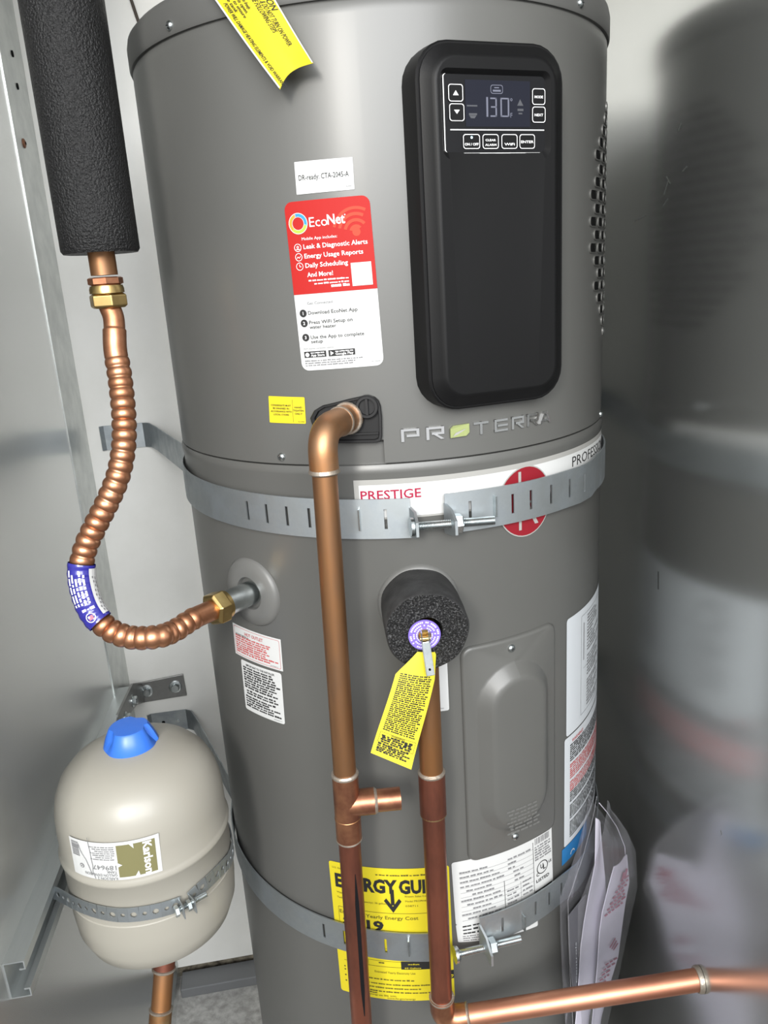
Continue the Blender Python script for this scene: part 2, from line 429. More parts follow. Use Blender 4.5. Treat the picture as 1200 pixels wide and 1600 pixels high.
def rring(hw, hh, r, n=6, kx=6, ky=8, cx=0.0, cy=0.0):
    r = min(r, hw * 0.999, hh * 0.999); P = []
    C = ((hw - r, hh - r, 0), (-hw + r, hh - r, 90), (-hw + r, -hh + r, 180), (hw - r, -hh + r, 270))
    for q in range(4):
        x, y, a = C[q]
        for k in range(n + 1): t = rad(a + 90 * k / n); P.append((cx + x + r * cos(t), cy + y + r * sin(t)))
        e = P[-1]; x2, y2, a2 = C[(q + 1) % 4]; t = rad(a2); s2 = (cx + x2 + r * cos(t), cy + y2 + r * sin(t)); K = kx if q % 2 == 0 else ky
        for k in range(1, K): P.append((e[0] + (s2[0] - e[0]) * k / K, e[1] + (s2[1] - e[1]) * k / K))
    return P

# ================================================================== THE SETTING
BACK_Y, LEFT_X = 0.35, -0.447
PHI = rad(8.0)
def wall_right_x(y): return 0.253 + (y + 0.35) * math.tan(PHI)
TOPZ = 2.35
def slab(p0, p1, z0, z1, t, side):
    """vertical wall slab between two plan points, thickened towards `side`"""
    a = Vector((p0[0], p0[1], 0)); b = Vector((p1[0], p1[1], 0)); n = Vector((side[0], side[1], 0)).normalized() * t
    v = []
    for z in (z0, z1):
        for p in (a, b, b + n, a + n): v.append(p + Vector((0, 0, z)))
    return v, [(0, 1, 2, 3), (4, 7, 6, 5), (0, 4, 5, 1), (1, 5, 6, 2), (2, 6, 7, 3), (3, 7, 4, 0)]
FRONT = -0.45
struct(one(box((-0.05, -0.05, -0.05), (0.86, 0.90, 0.1)), 'concrete', 'floor'))
struct(one(box((0, -0.8, -0.16), (7, 7, 0.1)), 'asphalt', 'ground'))
wb = struct(one(slab((LEFT_X, BACK_Y), (wall_right_x(BACK_Y) + 0.01, BACK_Y), 0.034, TOPZ, 0.03, (0, 1)), 'cream_wall', 'wall_back'))
one(slab((LEFT_X, BACK_Y + 0.012), (0.4, BACK_Y + 0.012), 0.0, 0.034, 0.02, (0, 1)), 'dirt', 'mortar_gap', wb)
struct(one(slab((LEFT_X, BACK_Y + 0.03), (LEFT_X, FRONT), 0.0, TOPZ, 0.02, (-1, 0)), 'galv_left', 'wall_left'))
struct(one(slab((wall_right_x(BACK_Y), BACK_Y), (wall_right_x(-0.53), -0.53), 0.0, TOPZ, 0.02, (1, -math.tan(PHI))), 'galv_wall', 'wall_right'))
struct(one(box((-0.10, FRONT - 0.02, 2.155), (0.75, 0.04, 0.41)), 'cream_wall', 'shade_lintel'))  # unseen lintel added to dim the upper back wall
struct(one(box(((LEFT_X + 0.35) / 2, (BACK_Y + FRONT) / 2, TOPZ + 0.01), (0.35 - LEFT_X + 0.08, BACK_Y - FRONT + 0.08, 0.02)), 'cream_wall', 'ceiling'))
# scratches in the zinc of the right wall
WRX, WRN = Vector((wall_right_x(0), 0, 0)), Vector((-cos(PHI), sin(PHI), 0))
wr = bpy.data.objects['wall_right']
for (xa_, ya_), (xb_, yb_), wd_, mm in (((1059, 205), (1064, 193), 1.4, 'galv_trim'), ((1073, 260), (1066, 268), 1.4, 'galv_trim'), ((1041, 276), (1047, 287), 1.6, 'galv_trim'), ((1044, 282), (1037, 304), 1.4, 'galv_trim'), ((1008, 337), (991, 346), 1.4, 'galv_trim'), ((1043, 310), (1036, 322), 1.2, 'galv_trim'), ((1028, 893), (1028, 921), 2.0, 'ink'), ((1125, 1298), (1127, 1305), 1.6, 'galv_trim'), ((920, 1000), (918, 1012), 1.2, 'galv_trim')):
    A_ = at_free(xa_, ya_, WRX + WRN * .0004, WRN); B_ = at_free(xb_, yb_, WRX + WRN * .0004, WRN); e_ = (B_ - A_).normalized(); g_ = WRN.cross(e_) * (wd_ * .0004)
    if A_.y > BACK_Y: continue
    one(([A_ - g_, B_ - g_, B_ + g_, A_ + g_], [(0, 1, 2, 3)]), mm, 'scratch', wr)
# corner angle with screw holes
ct = MB()
cx_r = at_plane(150, 780, 1, BACK_Y - 0.003).x
ct.add(box(((LEFT_X + cx_r) / 2, BACK_Y - 0.0007, 1.19), (cx_r - LEFT_X, 0.0014, 2.3)), 'galv_trim')
ct.add(box((LEFT_X + 0.0007, BACK_Y - 0.060, 1.19), (0.0014, 0.117, 2.3)), 'galv_trim')
trim = struct(ct.build('trim_1'))
def plan_hit_left(px, py): return at_plane(px, py, 0, LEFT_X + 0.0015)
for i, (hx, hy) in enumerate(((19, 84), (27, 135))):
    c = plan_hit_left(hx, hy); one(lathe([(0.0042, 0), (0.0042, 0.0012)], c, (1, 0, 0), 16), 'void', 'screw_hole', trim)
c = plan_hit_left(37, 224)
o = one(lathe([(0.0062, 0), (0.0062, 0.0012), (0.0035, 0.0026)], c, (1, 0, 0), 18), 'rust', 'rivet', trim, 40)
one(lathe([(0.002, 0.0026), (0.002, 0.0032)], c, (1, 0, 0), 12), 'void', 'rivet_core', o)
# base sill of the back wall
struct(bev(one(box((-0.05, BACK_Y - 0.022, 0.011), (0.78, 0.044, 0.022)), 'sill_grey', 'trim_2'), 0.002))

# ================================================================== WATER HEATER
HT = thing('water_heater', (0, 0, 0), 'tall grey cylindrical heat pump water heater with a black control panel', 'water heater')
Z_MID, Z_TOP = 1.176, 1.564
one(lathe([(R - 0.004, 0.03), (R, 0.035), (R, 0.3), (R, 0.6), (R, 0.9), (R, 1.160), (R + 0.0014, 1.166), (R + 0.0014, 1.1700), (R - 0.0003, 1.1742), (R - 0.02, 1.1742)], (0, 0, 0), (0, 0, 1), 128), 'heater_paint', 'jacket', HT, 40)
one(lathe([(R - 0.012, 0.0), (R - 0.012, 0.05)], (0, 0, 0), (0, 0, 1), 64), 'black_dull', 'base_ring', HT, 40)
one(lathe([(R - 0.0055, 1.150), (R - 0.0055, 1.1955), (R - 0.002, 1.1985), (R - 0.02, 1.1985)], (0, 0, 0), (0, 0, 1), 128), 'heater_paint', 'inner_flange', HT, 40)
NT0, NT1, NZ = rad(-26.5), rad(-10.6), 1.1985      # notch in the lower edge of the shroud
ths = sorted(set([rad(-180 + 2.8125 * i) for i in range(129)] + [NT0, NT1]))
zs = [Z_MID, NZ, 1.24, 1.3, 1.4, 1.5, 1.5535, Z_TOP - 0.0022, Z_TOP - 0.0008]
rs = [R, R, R, R, R, R, R, R - 0.0002, R - 0.0010]
v = [cp(t, z, r) for t in ths for z, r in zip(zs, rs)]; f = []; K = len(zs)
for i in range(len(ths) - 1):
    for k in range(K - 1):
        if k == 0 and ths[i] >= NT0 - 1e-6 and ths[i + 1] <= NT1 + 1e-6: continue
        f.append((i * K + k, (i + 1) * K + k, (i + 1) * K + k + 1, i * K + k + 1))
solid(one((v, f), 'heater_paint', 'shroud', HT, 35), 0.0016)
one(lathe([(R - 0.006, Z_TOP - 0.01), (R - 0.0012, Z_TOP + 0.0002), (R + 0.0014, Z_TOP + 0.0004), (R + 0.0024, Z_TOP + 0.003), (R + 0.0024, Z_TOP + 0.021), (R + 0.001, Z_TOP + 0.027), (R - 0.004, Z_TOP + 0.032),
           (R - 0.014, Z_TOP + 0.036), (R - 0.05, Z_TOP + 0.040), (0.06, Z_TOP + 0.046)], (0, 0, 0), (0, 0, 1), 128), 'cap_paint', 'top_cap', HT, 50)
def screw(px, py, parent, r=0.0042, rc=R):
    th, z = on_cyl(px, py, rc); n = Vector((sin(th), -cos(th), 0)); o = cp(th, z, rc - 0.001)
    s = one(lathe([(r, 0), (r, 0.0014), (r * 0.86, 0.0026), (r * 0.5, 0.0036), (r * 0.12, 0.0038)], o, n, 18), 'zinc', 'screw', parent, 50)
    x, y, a = frame_of(n); b = MB()
    for e, g in ((x, y), (y, x)): b.add(box(o + n * 0.0037, (r * 0.9, r * 0.2, 0.0006), e, g, n), 'black_dull')
    b.build('cross_slot', s)
for px_, py_ in ((265, 40), (907, 5)): screw(px_, py_, HT, rc=R + 0.0026)
for px_, py_ in ((440, 714), (938, 647)): screw(px_, py_, HT)

# ---- control panel
PT = rad(12.8); PN = Vector((sin(PT), -cos(PT), 0)); PE = Vector((cos(PT), sin(PT), 0)); PZ = 1.3755; PO = PN * R + Vector((0, 0, PZ))
def pfn(x, y, d): return PO + PE * x + Vector((0, 0, y)) + PN * d
HW, HH = 0.0705, 0.1510
def plane_xy(px, py, d):
    P = at_free(px, py, PO + PN * d, PN) - PO; return P.dot(PE), P.z
def hug(lp): return [math.sqrt(R * R - x * x) - R - 0.002 for x, y in lp]
rA = rring(HW, HH, 0.030); rB = rring(HW - 0.0005, HH - 0.0005, 0.0295)
one(loft([(rA, hug(rA)), (rA, 0.006), (rB, 0.0165), (rring(HW - 0.002, HH - 0.002, 0.028), 0.0178)], pfn), 'black_plastic', 'control_panel', HT, 35)
CP = bpy.data.objects['control_panel']
FD = 0.027                                        # face height
fx0, fy1 = plane_xy(687, 105, FD); fx1, fy0 = plane_xy(861, 244, FD)
hx, hy, hcx, hcy = (fx1 - fx0) / 2, (fy1 - fy0) / 2, (fx0 + fx1) / 2, (fy0 + fy1) / 2
def scoop(lp): return [(x, y - (0.0075 * (1 - ((x - hcx) / hx) ** 2) if y < hcy - hy * 0.6 else 0)) for x, y in lp]
hole0 = scoop(rring(hx, hy, 0.007, cx=hcx, cy=hcy)); hole1 = rring(hx - 0.0035, hy - 0.004, 0.004, cx=hcx, cy=hcy + 0.0005)
face = loft([(rring(HW - 0.0030, HH - 0.003, 0.027), 0.0170), (rring(HW - 0.0034, HH - 0.0034, 0.0268), 0.0190), (rring(HW - 0.0110, HH - 0.0110, 0.021), FD - 0.0030), (rring(HW - 0.0130, HH - 0.0130, 0.0195), FD - 0.0007),
             (rring(HW - 0.0150, HH - 0.0150, 0.018), FD), (rring(HW - 0.0156, HH - 0.0156, 0.0175), FD), (hole0, FD), (hole1, FD - 0.0045)], pfn)
one(face, 'black_plastic', 'face_cover', CP, 30)
DD = FD - 0.0043
dc = [pfn(*plane_xy(x, y, DD), DD) for x, y in ((690.7, 112), (856, 117.5), (855.5, 240), (695, 241))]
DS = Flat(dc)
one(([DS.pt(u, v_, -0.0001) for u, v_ in ((-0.02, -0.03), (-0.02, 1.03), (1.02, 1.03), (1.02, -0.03))], [(0, 1, 2, 3)]), 'black_gloss', 'display_glass', CP)
def du(x): return (x - 303) / 708.0
def dv(y): return (y - 316) / 546.0
pr = Print(DS)
pr.frame(0, 0, 1, 1, 0.0009, 'white_ink', 0.0003, 0.003)
pr.rect(du(343), dv(693), du(985), dv(700), 'white_ink', 0.0003)
pr.build('panel_frame_print', CP)
Print(DS).rect(du(447), dv(362), du(885), dv(675), 'lcd', 0.0002).build('lcd_screen', CP)
lc = Print(DS)
for x0, x1 in ((585, 597),): lc.rect(du(x0), dv(475), du(x1), dv(608), 'lcd_ink', 0.0004)
def seg7(x0, x1, segs):
    y0, y1, ym, t = 478, 608, 541, 10
    Sg = {'a': (x0, y0, x1, y0 + t), 'g': (x0 + 4, ym - t / 2, x1, ym + t / 2), 'd': (x0, y1 - t, x1, y1), 'b': (x1 - t, y0, x1, ym), 'c': (x1 - t, ym, x1, y1), 'f': (x0, y0, x0 + t, ym), 'e': (x0, ym, x0 + t, y1)}
    for k in segs: a = Sg[k]; lc.rect(du(a[0]), dv(a[1]), du(a[2]), dv(a[3]), 'lcd_ink', 0.0004)
seg7(612, 656, 'abgcd'); seg7(680, 740, 'abcdef')
lc.text(du(748), dv(612), 0.0036, 'F', 'lcd_ink', d=0.0004); lc.ring(du(755), dv(490), 0.0006, 0.0011, 'lcd_ink', 0.0004)
lc.frame(du(615), dv(392), du(698), dv(452), 0.0005, 'lcd_ink', 0.0004, 0.002); lc.rect(du(630), dv(425), du(684), dv(438), 'lcd_ink', 0.0004); lc.rect(du(640), dv(408), du(672), dv(415), 'lcd_ink', 0.0004)
lc.poly([(du(795), dv(530)), (du(838), dv(530)), (du(815), dv(485))], 'lcd_dim', 0.0004); lc.rect(du(797), dv(550), du(838), dv(566), 'lcd_dim', 0.0004); lc.rect(du(804), dv(578), du(830), dv(588), 'lcd_dim', 0.0004)
lc.rect(du(455), dv(530), du(525), dv(540), 'lcd_dim', 0.0004); lc.rect(du(468), dv(585), du(522), dv(598), 'lcd_dim', 0.0004); lc.poly([(du(470), dv(600)), (du(518), dv(600)), (du(505), dv(620)), (du(480), dv(618))], 'lcd_dim', 0.0004)
lc.build('lcd_digits', CP)
BT = [(335, 395, 430, 510, 'up'), (338, 523, 435, 640, 'down'), (897, 410, 988, 522, 'MODE'), (897, 535, 990, 645, 'NEXT'), (423, 727, 535, 828, 'ON / OFF'), (553, 727, 662, 828, 'CLEAR|ALARM'), (682, 727, 792, 828, 'WiFi'), (807, 727, 915, 828, 'ENTER')]
for x0, y0, x1, y1, name in BT:
    b = Print(DS); u0, v0, u1, v1 = du(x0), dv(y0), du(x1), dv(y1); hw = (u1 - u0) * DS.W / 2; hh = (v1 - v0) * DS.H / 2; uc, vc = (u0 + u1) / 2, (v0 + v1) / 2
    g = lambda x, y, d: DS.pt(uc + x / DS.W, vc - y / DS.H, d)
    b.b.add(loft([(rring(hw, hh, 0.0022, 4, 1, 1), 0.0), (rring(hw, hh, 0.0022, 4, 1, 1), 0.0006), (rring(hw - 0.0004, hh - 0.0004, 0.002, 4, 1, 1), 0.0009)], g), 'black_plastic')
    b.frame(u0, v0, u1, v1, 0.00055, 'white_ink', 0.0011, 0.0022)
    if name == 'up': b.poly([(uc - 0.026, vc + 0.03), (uc + 0.026, vc + 0.03), (uc, vc - 0.03)], 'white_ink', 0.0012)
    elif name == 'down': b.poly([(uc, vc + 0.02), (uc + 0.026, vc - 0.03), (uc - 0.026, vc - 0.03)], 'white_ink', 0.0012)
    elif '|' in name:
        a, c2 = name.split('|'); b.text(uc, vc - 0.005, 0.00155, a, 'white_ink', w=hw * 1.3, al='c', bold=0.02, d=0.0012); b.text(uc, vc + 0.055, 0.00155, c2, 'white_ink', w=hw * 1.4, al='c', bold=0.02, d=0.0012)
    else:
        dy = 0.05 if name in ('ON / OFF', 'WiFi') else 0.02
        b.text(uc, vc + dy, 0.0019, name, 'white_ink', w=hw * (1.65 if len(name) > 4 else 1.3), al='c', bold=0.02, d=0.0012)
    if name.startswith('ON'): b.disc(uc, vc - 0.05, 0.0010, 'led', 0.0013)
    b.build('button', CP)

# ---- metal lettering under the panel
LT = deg_cyl(-6.9, 29.6, 1.2075, 1.1955)
lw = LT.W
def letter(st, a, b):
    """squared wide capitals drawn as strokes in a unit cell"""
    st_ = {'P': [(0, 0, .16, 1), (0, 0, 1, .18), (.84, 0, 1, .62), (.3, .46, 1, .64)], 'R': [(0, 0, .16, 1), (0, 0, 1, .18), (.84, 0, 1, .6), (.3, .44, 1, .62)], 'T': [(0, 0, 1, .18), (.42, 0, .58, 1)],
           'E': [(0, 0, .16, 1), (0, 0, 1, .18), (.22, .42, 1, .60), (0, .82, 1, 1)], 'A': [(.24, .64, .76, .80), (.32, 0, .68, .2)]}[st]
    p = Print(LT); w_ = b - a
    for x0, y0, x1, y1 in st_: p.block([(a + w_ * x0, y0), (a + w_ * x1, y0), (a + w_ * x1, y1), (a + w_ * x0, y1)], 'logo_metal')
    if st == 'R': p.block([(a + w_ * .42, .62), (a + w_ * .62, .62), (b, 1), (a + w_ * .8, 1)], 'logo_metal')
    if st == 'A':
        p.block([(a + w_ * .32, .2), (a + w_ * .48, .2), (a + w_ * .17, 1), (a, 1)], 'logo_metal'); p.block([(a + w_ * .52, .2), (a + w_ * .68, .2), (b, 1), (a + w_ * .83, 1)], 'logo_metal')
    return p.build('logo_letter', HT)
cells = [('P', .0, .105), ('R', .145, .25), (None, .285, .40), ('T', .43, .525), ('E', .565, .655), ('R', .685, .775), ('R', .80, .89), ('A', .905, 1.0)]
for st, a, b in cells:
    if st: letter(st, a, b)
    else:
        p = Print(LT); m_ = (a + b) / 2
        p.poly([(a, .3), (a + .02, .05), (b, .0), (b, .7), (b - .02, .95), (a, 1.0)], 'logo_green', 0.0022)
        lf = solid(p.build('logo_leaf', HT), 0.002, 0)
        Print(LT).poly([(a + .012, .92), (a + .03, .62), (b - .02, .35), (b - .035, .5), (a + .045, .75)], 'film_grey', 0.0036).build('leaf_vein', lf)

# ---- brand band and badge
BD = Cyl([on_cyl(552, 750), (rad(72), 1.160), (rad(72), 1.120), (on_cyl(552, 750)[0], 1.120)])
BD.c[0] = (BD.c[0][0], 1.160)
bd = sheet(BD, 'brand_band', HT, 'film_grey', 0, 0.0005)
p = Print(BD); p.rect(0.012, 0.13, 1, 0.95, 'paper', 0.0008)
W_ = BD.W
def u_at(th): return (rad(th) - BD.c[0][0]) / (BD.c[1][0] - BD.c[0][0])
p.text(u_at(-16.3), 0.49, 0.0088, 'PRESTIGE', 'ink_crimson', w=R * rad(13.0), bold=0.012)
p.text(u_at(-2.4), 0.49, 0.0082, 'series', 'ghost_white', w=R * rad(7.3))
p.text(u_at(38.3), 0.49, 0.0108, 'PROFESSIONAL', 'ink', w=R * rad(30))
p.build('print', bd)
RB = deg_cyl(14.2, 29.4, 1.1575, 1.081)
p = Print(RB); rr_ = 0.0372
p.disc(.5, .5, rr_, 'film_grey', 0.0012, 40, 0.93); p.disc(.5, .5, rr_ - 0.0013, 'badge_red', 0.0014, 40, 0.93)
p.b.m = p.b.m
bg_ = p.build('round_badge', HT)
p = Print(RB)
p.rect(.36, .08, .41, .88, 'film_grey', 0.0017); p.rect(.36, .225, .66, .255, 'film_grey', 0.0017); p.rect(.36, .50, .66, .53, 'film_grey', 0.0017); p.ring(.66, .378, 0.0095, 0.0118, 'film_grey', 0.0017, -90, 90)
p.poly([(.48, .53), (.55, .53), (.74, .84), (.67, .84)], 'film_grey', 0.0017)
p.build('print', bg_)

# ---- small stickers on the shroud
S = px_cyl(((460, 253.5), (551, 245.5), (554, 296), (464, 304.5))); o = sheet(S, 'ready_sticker', HT, 'paper', 0.0006)
p = Print(S); p.text(.06, .575, 0.0042, 'DR-ready: CTA-2045-A', 'ink', w=S.W * .86); p.text(.86, .9, 0.0011, 'AU5001', 'ink_grey', w=S.W * .10); p.build('print', o)
S = px_cyl(((444, 317), (577, 304.5), (600, 570), (473, 579.5))); o = sheet(S, 'app_sticker', HT, 'paper', 0.007, 0.0006)
p = Print(S); p.rect(0, 0, 1, .535, 'sticker_red', 0.0009, 0.007, (1, 0))
h = S.H; w = S.W
for r0, r1 in ((.004, .0068), (.0095, .0125), (.0152, .0182), (.0208, .0236)): p.ring(.82, .20, r0 * .9, r1 * .9, 'sticker_red_light', 0.0011, 62 if r1 > .015 else 40, 165)
p.disc(.82, .20, .0036, 'sticker_red_light', 0.0011)
for a0, a1, cn in ((-15, 110, 'logo_blue'), (105, 225, 'logo_orange'), (220, 350, 'logo_lime')):
    p.ring(.150, .125, .0058, .0086, cn, 0.00125, a0, a1, 16)
p.ring(.150, .125, .0083, .0089, 'paper', 0.0013); p.ring(.150, .125, .0053, .0057, 'paper', 0.0013)
p.text(.285, .150, .0078, 'Eco', 'white_ink', w=.0165, d=0.0013); p.text(.498, .145, .0080, 'Net', 'white_ink', w=.0158, bold=0.02, d=0.0013); p.ring(.705, .098, .0003, .0006, 'white_ink', 0.0013)
p.text(.175, .222, .0024, 'Mobile App includes:', 'white_ink', w=w * .42, d=0.0013)
for i, (t, fw) in enumerate((('Leak & Diagnostic Alerts', .75), ('Energy Usage Reports', .69), ('Daily Scheduling', .505), ('And More!', .31))):
    p.text(.185 if i < 3 else .195, .272 + i * .0545, .0038, t, 'white_ink', w=w * fw, bold=0.012, d=0.0013)
    if i < 3:
        p.ring(.115, .262 + i * .0545, .0029, .0034, 'white_ink', 0.0013)
p.ring(.115, .259, .0006, .0011, 'white_ink', 0.0013); p.rect(.09, .270, .14, .274, 'white_ink', 0.0013)
p.poly([(.09, .322), (.105, .312), (.12, .320), (.14, .308), (.14, .312), (.12, .325), (.105, .317), (.09, .327)], 'white_ink', 0.0013)
p.rect(.112, .358, .118, .374, 'white_ink', 0.0013); p.rect(.112, .371, .135, .374, 'white_ink', 0.0013)
p.greek(.205, .462, .685, .0013, 'white_ink', 0.0013, seed=3); p.greek(.27, .482, .685, .0013, 'white_ink', 0.0013, seed=4); p.greek(.47, .505, .69, .0022, 'white_ink', 0.0013, seed=5)
p.rect(.72, .375, .955, .510, 'paper', 0.0013)
p.text(.155, .598, .0023, 'Get Connected', 'ink_grey', w=w * .31)
for i, (yv, n_) in enumerate(((.648, '1'), (.708, '2'), (.795, '3'))):
    p.disc(.092, yv, .0034, 'ink', 0.0011); p.text(.092, yv + .0095, .0027, n_, 'white_ink', al='c', bold=.02, d=0.0013)
p.text(.155, .658, .0031, 'Download EcoNet App', 'ink', w=w * .595, bold=.006)
p.text(.155, .716, .0031, 'Press WiFi Setup on', 'ink', w=w * .525, bold=.006); p.text(.155, .744, .0029, 'water heater', 'ink', w=w * .325, bold=.006)
p.text(.155, .806, .0031, 'Use the App to complete', 'ink', w=w * .645, bold=.006); p.text(.155, .832, .0029, 'setup', 'ink', w=w * .145, bold=.006)
p.text(.045, .868, .0012, 'Wi-Fi internet connection required', 'ink_grey', w=w * .38)
for x0, x1, t in ((.05, .325, 'App Store'), (.355, .675, 'Google Play')):
    p.rect(x0, .882, x1, .920, 'ink', 0.0010); p.text(x0 + .085, .914, .0022, t, 'white_ink', w=w * (x1 - x0 - .105), bold=.012, d=0.0013); p.greek(x0 + .085, .895, x1 - .02, .0009, 'white_ink', 0.0013, seed=9)
p.disc(.09, .902, .0019, 'white_ink', 0.0013); p.poly([(.38, .888), (.38, .914), (.42, .901)], 'white_ink', 0.0013)
for i in range(3): p.greek(.05, .944 + i * .014, .76 - .06 * i, .0011, 'ink_grey', seed=20 + i)
p.rect(.83, .900, .965, .962, 'paper_cool', 0.0010); p.text(.86, .975, .0012, 'AU10276', 'ink_grey', w=w * .1)
p.build('print', o)
S = px_cyl(((420, 618.5), (476, 620.5), (478.5, 662), (422, 660))); o = sheet(S, 'condensate_sticker', HT, 'sticker_yellow', 0.001)
p = Print(S)
for i, t in enumerate(('CONDENSATE MUST', 'BE DRAINED IN', 'ACCORDANCE WITH', 'LOCAL CODES')): p.text(.35, .36 + .115 * i, .0016, t, 'ink', w=S.W * (.56, .45, .58, .43)[i], al='c', bold=.012)
for i, t in enumerate(('HAND', 'TIGHTEN', 'ONLY!')): p.text(.825, .42 + .12 * i, .0017, t, 'ink', w=S.W * (.2, .28, .2)[i], al='c', bold=.012)
p.rect(.667, .1, .675, .95, 'ink', .0008); p.text(.80, .94, .001, 'AU10482', 'ink', w=S.W * .17); p.build('print', o)

# ---- condensate port
ol = [(488, 652), (494, 640), (505, 633), (520, 629.5), (545, 623), (565, 618.5), (576, 617), (586, 619.5), (592, 625), (595, 633), (597, 650), (597.5, 680), (596, 687), (590, 689.5), (545, 690.5), (500, 690)]
th_z = [on_cyl(x, y) for x, y in ol]
ccx = sum(a for a, b in th_z) / len(th_z); ccz = sum(b for a, b in th_z) / len(th_z)
def port(sc, d): return [cp(ccx + (a - ccx) * sc, ccz + (b - ccz) * sc, R + d) for a, b in th_z]
v = port(1.0, -0.006) + port(1.0, 0.0055) + port(0.975, 0.0065) + port(0.90, 0.0065) + port(0.88, 0.0030); n = len(th_z)
f = [(k * n + i, k * n + i + 1 if i < n - 1 else k * n, (k + 1) * n + (i + 1 if i < n - 1 else 0), (k + 1) * n + i) for k in range(4) for i in range(n)] + [tuple(range(4 * n, 5 * n))]
PRT = one((v, f), 'port_plastic', 'condensate_port', HT, 30)
th, z = on_cyl(574, 634.5, R + .002); nn = Vector((sin(th), -cos(th), 0)); o3 = cp(th, z, R + .0022)
plug = one(lathe([(0.0108, 0.0), (0.0108, 0.0062), (0.0100, 0.0070), (0.0078, 0.0070), (0.0074, 0.0025), (0.0003, 0.0025)], o3, nn, 32), 'port_plastic', 'drain_plug', PRT, 40)
x, y, a = frame_of(nn); one(box(o3 + nn * 0.0045, (0.0024, 0.0150, 0.0045), x, y, nn), 'port_plastic', 'plug_grip', plug)
for (xa, ya), (xb, yb) in (((548, 660), (566, 652)), ((545, 677), (592, 675)), ((552, 628), (556, 652))):
    ta = on_cyl(xa, ya); tb = on_cyl(xb, yb); A = cp(*ta, R + 0.0042); B = cp(*tb, R + 0.0042); dx = (B - A).normalized()
    one(box((A + B) / 2, ((B - A).length, 0.0018, 0.003), dx, nn.cross(dx), nn), 'port_plastic', 'rib', PRT)

# ---- vent slots on the right of the shroud
def slot_vf(wd, hg):
    f_ = lambda x, y, d: Vector((x, -d, y))
    L1 = rring(wd / 2, hg / 2, hg * 0.42, 4, 1, 1)
    return L1, f_
vm = None; cth, cz_, vr = 76.0, 1.386, 0.128
for i in range(19):
    z = 1.272 + i * 0.0127
    half = math.sqrt(max(0, vr * vr - (z - cz_) ** 2)) / R
    st = rad(6.0); k0 = -12
    for k in range(k0, 13):
        t = rad(cth) + (k + 0.5 * (i % 2)) * st
        if abs(t - rad(cth)) > half: continue
        if vm is None:
            b = MB(); L1, f_ = slot_vf(0.0205, 0.0085)
            L2 = rring(0.0205 / 2 + 0.0009, 0.0085 / 2 + 0.0009, 0.0085 * 0.5, 4, 1, 1)
            b.add(loft([(L2, -0.0003), (L2, 0.0010), (L1, 0.0012), (L1, 0.0003)], f_, False), 'heater_paint')
            b.add(loft([(L1, 0.0004)], f_), 'void')
            b.add(([f_(x_, y_, d_) for x_, y_, d_ in ((0.004, 0.0040, 0.0006), (0.0075, 0.0040, 0.0006), (0.0075, -0.0040, 0.0012), (0.004, -0.0040, 0.0012))], [(0, 1, 2, 3)]), 'chrome')
            vo = b.build('vent_slot', HT, 40); vm = vo.data
        else:
            vo = bpy.data.objects.new('vent_slot', vm); COL.objects.link(vo); vo.parent = HT
        vo.location = cp(t, z, R); vo.rotation_euler = (0, 0, t)

# ---- hot outlet ring and nipple
TH_H, Z_H = rad(-47.3), 1.030; NH = Vector((sin(TH_H), -cos(TH_H), 0)); OH = cp(TH_H, Z_H, R)
one(lathe([(0.0395, -0.006), (0.0392, -0.0005), (0.036, 0.003), (0.024, 0.0052), (0.0185, 0.0045), (0.0175, 0.002), (0.0172, -0.010)], OH, NH, 48, False), 'ring_plastic', 'outlet_ring', HT, 60)
one(lathe([(0.0174, -0.004), (0.0003, -0.004)], OH, NH, 32, False), 'void', 'outlet_socket', HT)
one(lathe([(0.0132, -0.01), (0.0132, 0.036), (0.0126, 0.0365), (0.0132, 0.038), (0.0126, 0.0395), (0.0132, 0.041), (0.0126, 0.0425), (0.0126, 0.046)], OH, NH, 32), 'zinc', 'steel_nipple', HT, 30)
# ---- relief valve ring
TH_V, Z_V = rad(-5.0), 1.0300; NV = Vector((sin(TH_V), -cos(TH_V), 0)); OV = cp(TH_V, Z_V, R)
one(lathe([(0.0415, -0.004), (0.0412, 0.0005), (0.038, 0.0035), (0.026, 0.005), (0.018, 0.004), (0.0003, 0.004)], OV, NV, 48, False), 'ring_plastic', 'valve_ring', HT, 60)

# ---- stickers beside the hot outlet
S = px_cyl(((364, 972), (439, 999), (443, 1049), (369, 1020))); o = sheet(S, 'outlet_sticker', HT, 'paper', 0.0005)
p = Print(S); p.frame(.03, .05, .97, .95, .0004, 'ink_red', .0009, .002); p.text(.48, .24, .0038, 'HOT OUTLET', 'ink_red', w=S.W * .38, al='c', bold=.012)
p.text(.07, .315, .0020, 'DO NOT INSTALL A', 'ink', w=S.W * .3, bold=.01); p.para(.06, .30, .94, .88, 8, 'ink_red', .0019, .25, 5); p.text(.78, .92, .0012, 'AU7306-2', 'ink_grey', w=S.W * .14); p.build('print', o)
S = px_cyl(((377, 1029), (440, 1052), (446, 1132), (385, 1106))); o = sheet(S, 'installer_sticker', HT, 'paper', 0.003)
p = Print(S); p.text(.5, .085, .0024, 'IMPORTANT TO THE INSTALLER', 'ink', w=S.W * .70, al='c', bold=.012); p.para(.06, .10, .96, .54, 9, 'ink', .0022, .2, 6); p.para(.1, .56, .96, .66, 2, 'ink', .0022, .2, 7); p.para(.06, .68, .96, .92, 5, 'ink', .0022, .25, 8); p.text(.76, .965, .0012, 'AU9005-11', 'ink_grey', w=S.W * .18); p.build('print', o)

